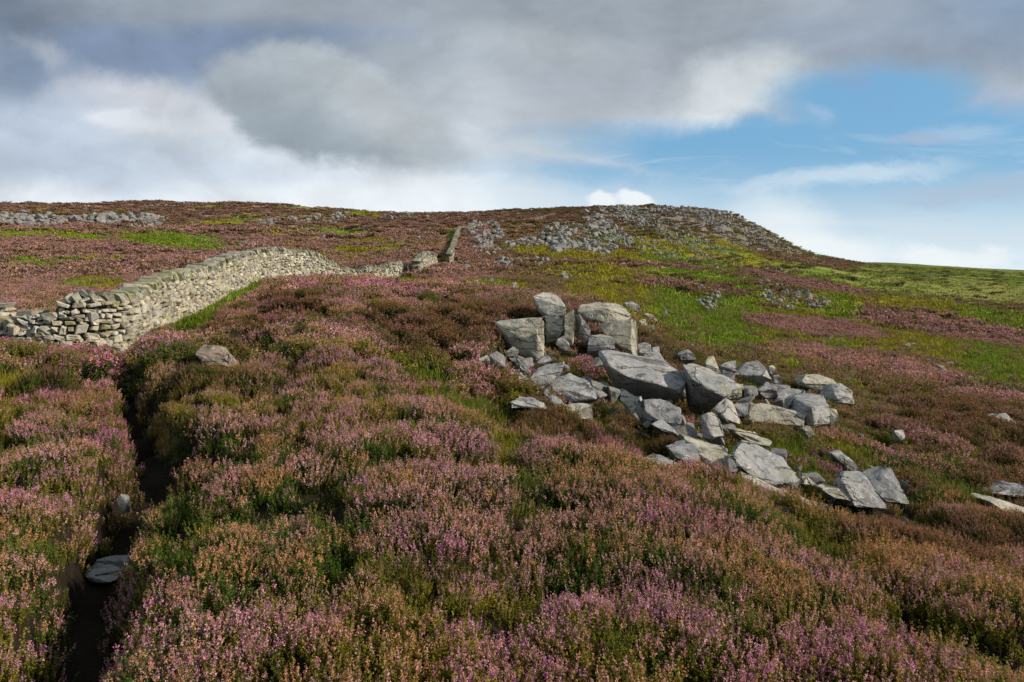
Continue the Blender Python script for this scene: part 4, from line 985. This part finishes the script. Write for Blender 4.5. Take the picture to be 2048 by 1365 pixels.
# image-window, tilt, number, stone size in photo pixels, place words
SC = [
 (60, 447, 75, 13, 2, 150, (6, 14), 'scar'), (240, 446, 95, 10, 0, 170, (6, 15), 'scar'), (300, 460, 50, 5, 0, 25, (5, 10), 'scar'), (20, 433, 30, 4, 0, 20, (4, 9), 'scar'),
 (555, 447, 45, 7, -3, 50, (6, 13), 'scarb'), (640, 447, 45, 6, 0, 45, (6, 12), 'scarb'), (680, 436, 22, 7, 0, 30, (6, 12), 'scarb'),
 (500, 494, 28, 5, 0, 22, (7, 14), 'knot'), (660, 480, 20, 6, 0, 14, (5, 10), 'knot'), (410, 483, 20, 4, 0, 8, (5, 9), 'knot'), (835, 480, 14, 6, 0, 10, (6, 11), 'knot'),
 (20, 414, 22, 2, 0, 16, (4, 8), 'sky'), (155, 414, 30, 2, 0, 14, (4, 8), 'sky'), (340, 413, 60, 2, 0, 26, (4, 7), 'sky'), (560, 416, 45, 2, 0, 22, (4, 7), 'sky'),
 (780, 438, 18, 9, 0, 24, (6, 14), 'sky'), (830, 436, 35, 6, 0, 24, (5, 11), 'sky'), (950, 434, 130, 4, -1, 60, (4, 9), 'sky'),
 (960, 480, 30, 18, 50, 90, (6, 15), 'under'), (990, 468, 20, 12, 40, 40, (6, 14), 'under'), (970, 505, 40, 6, -5, 30, (6, 12), 'under'),
 (1060, 493, 55, 7, -3, 50, (7, 15), 'under'), (1115, 485, 40, 14, 20, 70, (8, 17), 'under'), (1170, 490, 60, 18, 15, 110, (7, 16), 'under'), (1115, 500, 14, 14, 0, 14, (12, 24), 'under'),
 (1215, 465, 60, 18, 35, 120, (6, 14), 'under'), (1155, 462, 60, 10, 10, 60, (5, 12), 'under'),
 (1020, 530, 35, 6, 0, 24, (7, 15), 'under'), (1075, 530, 25, 6, 0, 22, (7, 16), 'under'), (930, 535, 20, 7, 0, 14, (7, 14), 'under'), (1300, 532, 12, 6, 0, 4, (8, 14), 'under'), (1130, 556, 12, 4, 0, 2, (12, 18), 'under'),
 (1230, 420, 60, 5, 2, 60, (4, 9), 'hill'), (1310, 425, 90, 7, 2, 120, (4, 9), 'hill'), (1400, 435, 90, 16, 10, 260, (3, 9), 'hill'), (1260, 440, 60, 10, 15, 90, (4, 11), 'hill'),
 (1330, 465, 110, 30, 25, 330, (3, 8), 'hill'), (1480, 470, 70, 30, 35, 260, (3, 7), 'hill'), (1540, 490, 60, 16, 30, 140, (3, 6), 'hill'), (1400, 500, 90, 20, 20, 220, (3, 8), 'hill'), (1270, 490, 90, 18, 25, 140, (4, 10), 'hill'), (1360, 520, 90, 8, 15, 50, (4, 9), 'hill'),
 (1420, 598, 26, 26, 0, 60, (6, 16), 'heapl'), (1555, 598, 42, 20, 30, 110, (6, 15), 'heapr'), (1620, 607, 35, 12, 20, 60, (6, 15), 'heapr'), (1550, 545, 30, 6, 10, 22, (4, 9), 'knot'),
 (1060, 740, 90, 50, 30, 34, (14, 40), 'cragbit'), (1260, 790, 110, 50, 35, 46, (14, 46), 'cragbit'), (1480, 790, 120, 45, 15, 46, (14, 40), 'cragbit'), (1500, 920, 170, 50, 25, 50, (14, 44), 'cragbit'), (1760, 950, 120, 60, 25, 14, (8, 18), 'cragbit'),
 (1500, 660, 520, 130, 12, 70, (4, 10), 'slope'), (1250, 560, 220, 28, 8, 30, (4, 9), 'slope'), (1880, 740, 200, 60, 15, 26, (5, 13), 'slope'), (1020, 575, 90, 10, 10, 12, (8, 18), 'slope'), (1320, 640, 60, 22, 20, 14, (6, 14), 'slope'),
 (300, 500, 300, 40, 0, 40, (3, 8), 'moor'), (700, 480, 120, 36, 0, 36, (4, 9), 'moor'), (400, 430, 380, 10, 0, 60, (3, 7), 'moor'),
]
WORDS = {
 'cragbit': ("small broken stone wedged low between the big boulders of the crag", "small broken stones of the crag"),
 'scar': ("grey stone in the long scree band below the left skyline", "stones of the left scree band"),
 'scarb': ("grey stone in a small outcrop on the moor behind the long wall's far end", "stones of the small moor outcrops"),
 'knot': ("pale stone in a small isolated cluster out on the open moor", "stones of the small isolated clusters"),
 'sky': ("small stone on or just under the moor's skyline", "stones along the skyline"),
 'under': ("grey stone in the boulder field between the uphill wall and the hill", "stones of the boulder field below the hill"),
 'hill': ("small grey stone on the scree face of the far hill", "stones of the hill's scree face"),
 'heapl': ("pale stone in the left of the two stone heaps on the green slope", "stones of the left heap"),
 'heapr': ("pale stone in the right, larger of the two stone heaps on the green slope", "stones of the right heap"),
 'slope': ("single pale stone lying scattered in the grass and heather of the right-hand slope", "stones scattered over the right slope"),
 'moor': ("single small pale stone lying in the heather moor beyond the long wall", "stones scattered over the left moor"),
}
ST = []
for (cx, cy, rx, ry, an, n, (s0, s1), w) in SC:
    for _ in range(int(n * (1.8 if w in ('scar', 'hill') else 2.0 if w == 'under' else 1.6 if w in ('scarb', 'heapl', 'heapr') else 1))):
        a, r = random.uniform(0, 6.283), math.sqrt(random.random())
        ex, ey = math.cos(a) * r * rx, math.sin(a) * r * ry
        ca, sa = math.cos(R(an)), math.sin(R(an))
        px, py = cx + ex * ca - ey * sa, cy + ex * sa + ey * ca
        if px > 2060 or px < -20: continue
        x, y, z = hit(px, max(py, 405), 20 if w == 'slope' else 7 if w == 'cragbit' else 17)
        if w == 'slope' and y < 15: continue
        if w == 'cragbit' and y > 20: continue
        s = (s0 + (s1 - s0) * random.random() ** 2.4) * (1.12 if w == 'scar' else 1.0 if w in ('under', 'cragbit') else .88) * y / F
        ST.append((s * F / y, x, y, s, w))
ST.sort(key=lambda t: -t[0])
xy = np.array([(t[1], t[2]) for t in ST]); zz, _ = ground(xy[:, 0], xy[:, 1])
bad = in_rocks(xy[:, 0], xy[:, 1], .1) | near_wall(xy[:, 0], xy[:, 1], .3)
ST = [(t, float(z)) for t, z, b in zip(ST, zz, bad) if not b]
NIND = 225
for (spx, x, y, s, w), z in ST[:NIND]:
    o = bpy.data.objects.new('stone', SV[random.randrange(10)])
    o.location = (x, y, z + s * .05 + (.09 if 20 < y < 110 else .25 if y > 110 else .13 if w == 'cragbit' else 0)); s *= 1.2
    o.scale = (s * random.uniform(.8, 1.2), s * random.uniform(.8, 1.2), s * random.uniform(.8, 1.25))
    o.rotation_euler = (random.uniform(-.3, .3), random.uniform(-.3, .3), random.uniform(0, 6.28))
    link(o); tag(o, WORDS[w][0], 'stone', WORDS[w][1])

# ------------------------------------------------------------------ instancing of uncountable stuff
def scatter(name, protos, pos, rot, scl, idx, cols_, kindname=None, label=None):
    me = bpy.data.meshes.new(name)
    me.vertices.add(len(pos)); me.vertices.foreach_set('co', np.asarray(pos, np.float32).ravel())
    def A(nm, typ, key, arr):
        a = me.attributes.new(nm, typ, 'POINT'); a.data.foreach_set(key, np.ascontiguousarray(arr).ravel())
    A('irot', 'FLOAT_VECTOR', 'vector', np.asarray(rot, np.float32)); A('iscl', 'FLOAT_VECTOR', 'vector', np.asarray(scl, np.float32)); A('iidx', 'INT', 'value', np.asarray(idx, np.int32))
    for k, v in cols_.items(): col_attr(me, k, v)
    o = link(bpy.data.objects.new(name, me)); tag(o, label, name.replace('_', ' '), None, 'stuff')
    coll = bpy.data.collections.new(name + '_sprigs')
    for i, m_ in enumerate(protos):
        coll.objects.link(bpy.data.objects.new('%s_sprig_%02d' % (name, i), m_))
    ng = bpy.data.node_groups.new(name, 'GeometryNodeTree')
    ng.interface.new_socket('Geometry', in_out='INPUT', socket_type='NodeSocketGeometry'); ng.interface.new_socket('Geometry', in_out='OUTPUT', socket_type='NodeSocketGeometry')
    N, L = ng.nodes, ng.links
    gi, go = N.new('NodeGroupInput'), N.new('NodeGroupOutput')
    ip = N.new('GeometryNodeInstanceOnPoints'); ci = N.new('GeometryNodeCollectionInfo')
    ci.inputs[0].default_value = coll; ci.inputs['Separate Children'].default_value = True; ci.inputs['Reset Children'].default_value = True
    def na(nm, t):
        a = N.new('GeometryNodeInputNamedAttribute'); a.data_type = t; a.inputs[0].default_value = nm; return a.outputs[0]
    L.new(gi.outputs[0], ip.inputs['Points']); L.new(ci.outputs[0], ip.inputs['Instance']); ip.inputs['Pick Instance'].default_value = True
    L.new(na('iidx', 'INT'), ip.inputs['Instance Index'])
    e2r = N.new('FunctionNodeEulerToRotation'); L.new(na('irot', 'FLOAT_VECTOR'), e2r.inputs[0]); L.new(e2r.outputs[0], ip.inputs['Rotation'])
    L.new(na('iscl', 'FLOAT_VECTOR'), ip.inputs['Scale'])
    L.new(ip.outputs[0], go.inputs[0])
    o.modifiers.new('scatter', 'NODES').node_group = ng
    return o

rest = ST[NIND:]
n = len(rest)
s_ = np.array([t[0][3] for t in rest]) * 1.25
scatter('scree', SV, [(t[0][1], t[0][2], t[1] + t[0][3] * .12 + (.09 if 20 < t[0][2] < 110 else .2 if t[0][2] > 110 else 0)) for t in rest], np.stack([rng.uniform(-.3, .3, n), rng.uniform(-.3, .3, n), rng.uniform(0, 6.28, n)], 1),
        s_[:, None] * rng.uniform(.75, 1.25, (n, 3)), rng.integers(0, 10, n), {}, label="grey scree stones strewn over the far hill and the moor")
#scree>
#<plants
# ------------------------------------------------------------------ plants: sprig clumps at four levels of fineness
def clump(name, seed, n_sprig, radius, length, fl_n, fl_s, lf_n, lf_s, flower=True, spread=.35, fl_frac=.3, stem=True):
    r = np.random.default_rng(seed)
    V, mi, vary, mixv = [], [], [], []
    def tri(c, s, ax, k, vv, mx, long=1.0):
        a = r.normal(size=3); a /= np.linalg.norm(a)
        if long != 1.0: a = ax
        b = np.cross(a, r.normal(size=3)); b /= np.linalg.norm(b)
        V.extend([c - b * s * .5 - a * s * .35 * long, c + b * s * .5 - a * s * .35 * long, c + a * s * .65 * long]); mi.append(k); vary.extend([vv] * 3); mixv.extend([mx] * 3)
    for i in range(n_sprig):
        rr = radius * math.sqrt(r.random()); an = r.random() * 6.283
        base = np.array([rr * .6 * math.cos(an), rr * .6 * math.sin(an), -length * .55])
        dr = np.array([math.cos(an) * spread * rr / radius, math.sin(an) * spread * rr / radius, 1.0]) + r.normal(size=3) * .12
        dr /= np.linalg.norm(dr)
        L = length * r.uniform(.75, 1.12) * (1.0 - .25 * (rr / radius) ** 2)
        mx = r.random(); bv = r.random()
        fl0 = 1 - fl_frac * r.uniform(.7, 1.25)
        has = flower and r.random() < .82
        for k in range(lf_n):
            t = r.uniform(.25, fl0 if has else 1.0)
            p = base + dr * L * t + r.normal(size=3) * lf_s * .45
            tri(p, lf_s * r.uniform(.7, 1.3), dr, 0, np.clip(.25 + .5 * t * r.uniform(.6, 1.3), 0, 1), r.random(), 1.0)
        if has:
            for k in range(fl_n):
                t = r.uniform(fl0, 1.0)
                w = (1 - t) / (1 - fl0)
                p = base + dr * L * t + r.normal(size=3) * fl_s * (.25 + .45 * w)
                tri(p, fl_s * r.uniform(.7, 1.25) * (.7 + .4 * w), dr, 1, np.clip(.3 * bv + .7 * r.random(), 0, 1), mx)
        if stem:
            q = base + dr * L * .9; b = np.cross(dr, r.normal(size=3)); b /= np.linalg.norm(b); s = length * .008
            V.extend([base - b * s, base + b * s, q]); mi.append(0); vary.extend([.1] * 3); mixv.extend([1.0] * 3)
    V = np.array(V); nf = len(V) // 3
    me = np_mesh(name, V, np.arange(nf * 3), np.full(nf, 3), [M_LEAF, M_FLOWER], False, mi)
    for nm, arr in (('vary', vary), ('mixv', mixv)):
        a = me.attributes.new(nm, 'FLOAT', 'POINT'); a.data.foreach_set('value', np.array(arr[:len(me.vertices)], np.float32))
    return me
def grassclump(name, seed, n, radius, length, width):
    r = np.random.default_rng(seed)
    V, vary, mixv = [], [], []
    for i in range(n):
        rr = radius * math.sqrt(r.random()); an = r.random() * 6.283; h = length * r.uniform(.5, 1.15)
        b = np.array([rr * math.cos(an), rr * math.sin(an), -length * .3])
        ln = r.normal(size=2) * .35; m_ = b + np.array([ln[0] * h * .35, ln[1] * h * .35, h * .65]); t = b + np.array([ln[0] * h, ln[1] * h, h * (1.0 + length * .0) * .95])
        s = np.array([math.cos(an * 3), math.sin(an * 3), 0]) * width * r.uniform(.6, 1.3)
        vv, mx = r.random(), r.random()
        for tr in ((b - s, b + s, m_ + s * .7), (b - s, m_ + s * .7, m_ - s * .7), (m_ - s * .7, m_ + s * .7, t)):
            V.extend(tr); vary.extend([vv] * 3); mixv.extend([mx * .8] * 3)
    V = np.array(V); nf = len(V) // 3
    me = np_mesh(name, V, np.arange(nf * 3), np.full(nf, 3), [M_LEAF, M_FLOWER], False, np.zeros(nf))
    for nm, arr in (('vary', vary), ('mixv', mixv)):
        a = me.attributes.new(nm, 'FLOAT', 'POINT'); a.data.foreach_set('value', np.array(arr, np.float32))
    return me

NEAR = [clump('heather', 200 + i, 16, .085, .20, 18, .0074, 26, .0092, fl_frac=.24) for i in range(7)]
MIDA = [clump('heather', 230 + i, 22, .15, .24, 9, .017, 10, .021, spread=.5) for i in range(6)]
MIDB = [clump('heather', 260 + i, 34, .36, .34, 6, .040, 6, .048, spread=.6, stem=False) for i in range(5)]
FARC = [clump('heather', 290 + i, 46, 1.0, .42, 5, .11, 5, .13, spread=.8, stem=False) for i in range(5)]
GN_ = [grassclump('grass', 320 + i, 46, .10, .20, .0028) for i in range(4)]
GM_ = [grassclump('grass', 330 + i, 60, .20, .20, .0065) for i in range(4)]
GB_ = [grassclump('grass', 340 + i, 60, .42, .22, .018) for i in range(4)]
GF_ = [grassclump('grass', 350 + i, 60, 1.3, .26, .06) for i in range(4)]

def band(y0, y1, dens, margin=.14):
    """random plan positions, even per square metre, over the part of the moor the camera side can see"""
    umax = .753 + margin
    area = umax * (y1 * y1 - y0 * y0) + 1.6 * (y1 - y0)
    n = int(area * dens)
    y = np.sqrt(rng.uniform(y0 * y0, y1 * y1, n)); x = rng.uniform(-1, 1, n) * (umax * y + .8)
    return x, y

def plant(bands):
    H = {k: [] for k in ('p', 'r', 's', 'i', 'f', 'g', 'l')}; Gs = {k: [] for k in ('p', 'r', 's', 'i', 'l')}
    for (y0, y1, dens, hl, hoff, gl, goff, lift, sc, far) in bands:
        x, y = band(y0, y1, dens)
        z, info = ground(x, y)
        px, py, g, pk, mg, db, yl, valley, hill, tr, crev, cid, cm = info
        if y0 > 60:   # leave out what lies well behind the brow of the ground
            vis = (py < 640)
            x, y, z = x[vis], y[vis], z[vis]; info = [i[vis] for i in info]; px, py, g, pk, mg, db, yl, valley, hill, tr, crev, cid, cm = info
        f1, f2, l, gc = plant_colours(x, y, info)
        nr = in_rocks(x, y, .15 if y0 < 5 else 0) if y0 < 30 else np.zeros(len(x), bool)
        nw = near_wall(x, y) if y1 > 14 else np.zeros(len(x), bool)
        strip = ell(px, py, [(448, 602, 130, 26, -35)]) > .5
        ok = ~nr & ~nw & ((tr > .52 + .35 * rng.random(len(x))) | (y > 16))
        isg = rng.random(len(x)) < np.clip(g * 1.05 - .05, 0, .97)
        isg |= strip
        # heather height: bolder in the mid distance mounds
        thin = np.where(isg | far, 1, 1)
        hole = fbm(x * 2.2, y * 2.2, 301, 3)
        gap = (hole > .59) & (y < 16) & (rng.random(len(x)) < .75)
        crg = (cm > .4) & (rng.random(len(x)) < .12)
        cr = (crev > .5) & (rng.random(len(x)) < .5) & (y < 60)
        hm = ok & ~isg & ~crg & ~cr & ~((hill > .3) & (rng.random(len(x)) < .72))
        gm = ok & isg & ~((valley > .4) & (rng.random(len(x)) < .7))
        k = np.nonzero(hm)[0]; n = len(k)
        jit = rng.uniform(.8, 1.2, (n, 1))
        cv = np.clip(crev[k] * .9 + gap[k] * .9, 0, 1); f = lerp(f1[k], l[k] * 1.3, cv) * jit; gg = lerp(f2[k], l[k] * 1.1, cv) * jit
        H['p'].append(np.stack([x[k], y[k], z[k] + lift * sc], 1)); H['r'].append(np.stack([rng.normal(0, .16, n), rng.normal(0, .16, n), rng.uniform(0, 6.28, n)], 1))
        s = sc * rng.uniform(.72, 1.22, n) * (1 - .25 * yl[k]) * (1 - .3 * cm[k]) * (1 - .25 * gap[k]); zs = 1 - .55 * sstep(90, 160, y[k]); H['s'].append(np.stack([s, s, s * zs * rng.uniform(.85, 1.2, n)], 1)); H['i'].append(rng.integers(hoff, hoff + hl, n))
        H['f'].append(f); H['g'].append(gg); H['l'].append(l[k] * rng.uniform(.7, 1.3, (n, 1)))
        k = np.nonzero(gm)[0]; n = len(k)
        Gs['p'].append(np.stack([x[k], y[k], z[k]], 1)); Gs['r'].append(np.stack([rng.normal(0, .12, n), rng.normal(0, .12, n), rng.uniform(0, 6.28, n)], 1))
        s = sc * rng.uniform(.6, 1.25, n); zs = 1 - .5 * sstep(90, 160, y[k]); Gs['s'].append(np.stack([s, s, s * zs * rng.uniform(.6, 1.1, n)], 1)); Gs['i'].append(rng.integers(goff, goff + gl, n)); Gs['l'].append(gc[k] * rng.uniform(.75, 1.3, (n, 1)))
    cat = lambda D, k: np.concatenate(D[k])
    print('heather clumps', len(cat(H, 'i')), 'grass clumps', len(cat(Gs, 'i')))
    scatter('heather', NEAR + MIDA + MIDB + FARC, cat(H, 'p'), cat(H, 'r'), cat(H, 's'), cat(H, 'i'), {'fcol': cat(H, 'f'), 'gcol': cat(H, 'g'), 'lcol': cat(H, 'l')}, label="pink and russet heather in bloom covering the moor")
    scatter('moor_grass', GN_ + GM_ + GB_ + GF_, cat(Gs, 'p'), cat(Gs, 'r'), cat(Gs, 's'), cat(Gs, 'i'), {'lcol': cat(Gs, 'l')}, label="green and yellowish moor grass growing between the heather")

#        y0   y1   per m2  heather  grass   lift scale far
plant([(1.3, 5.0, 235, 7, 0, 4, 0, .07, .92, False),
       (5.0, 9.5, 165, 7, 0, 4, 0, .075, 1.03, False),
       (9.5, 20, 60, 6, 7, 4, 4, .09, 1.15, False),
       (20, 48, 12, 5, 13, 4, 8, .10, 1.1, False),
       (48, 110, 1.7, 5, 18, 4, 12, .14, 1.0, True),
       (110, 380, .22, 5, 18, 4, 12, .2, 2.0, True)])
#plants>
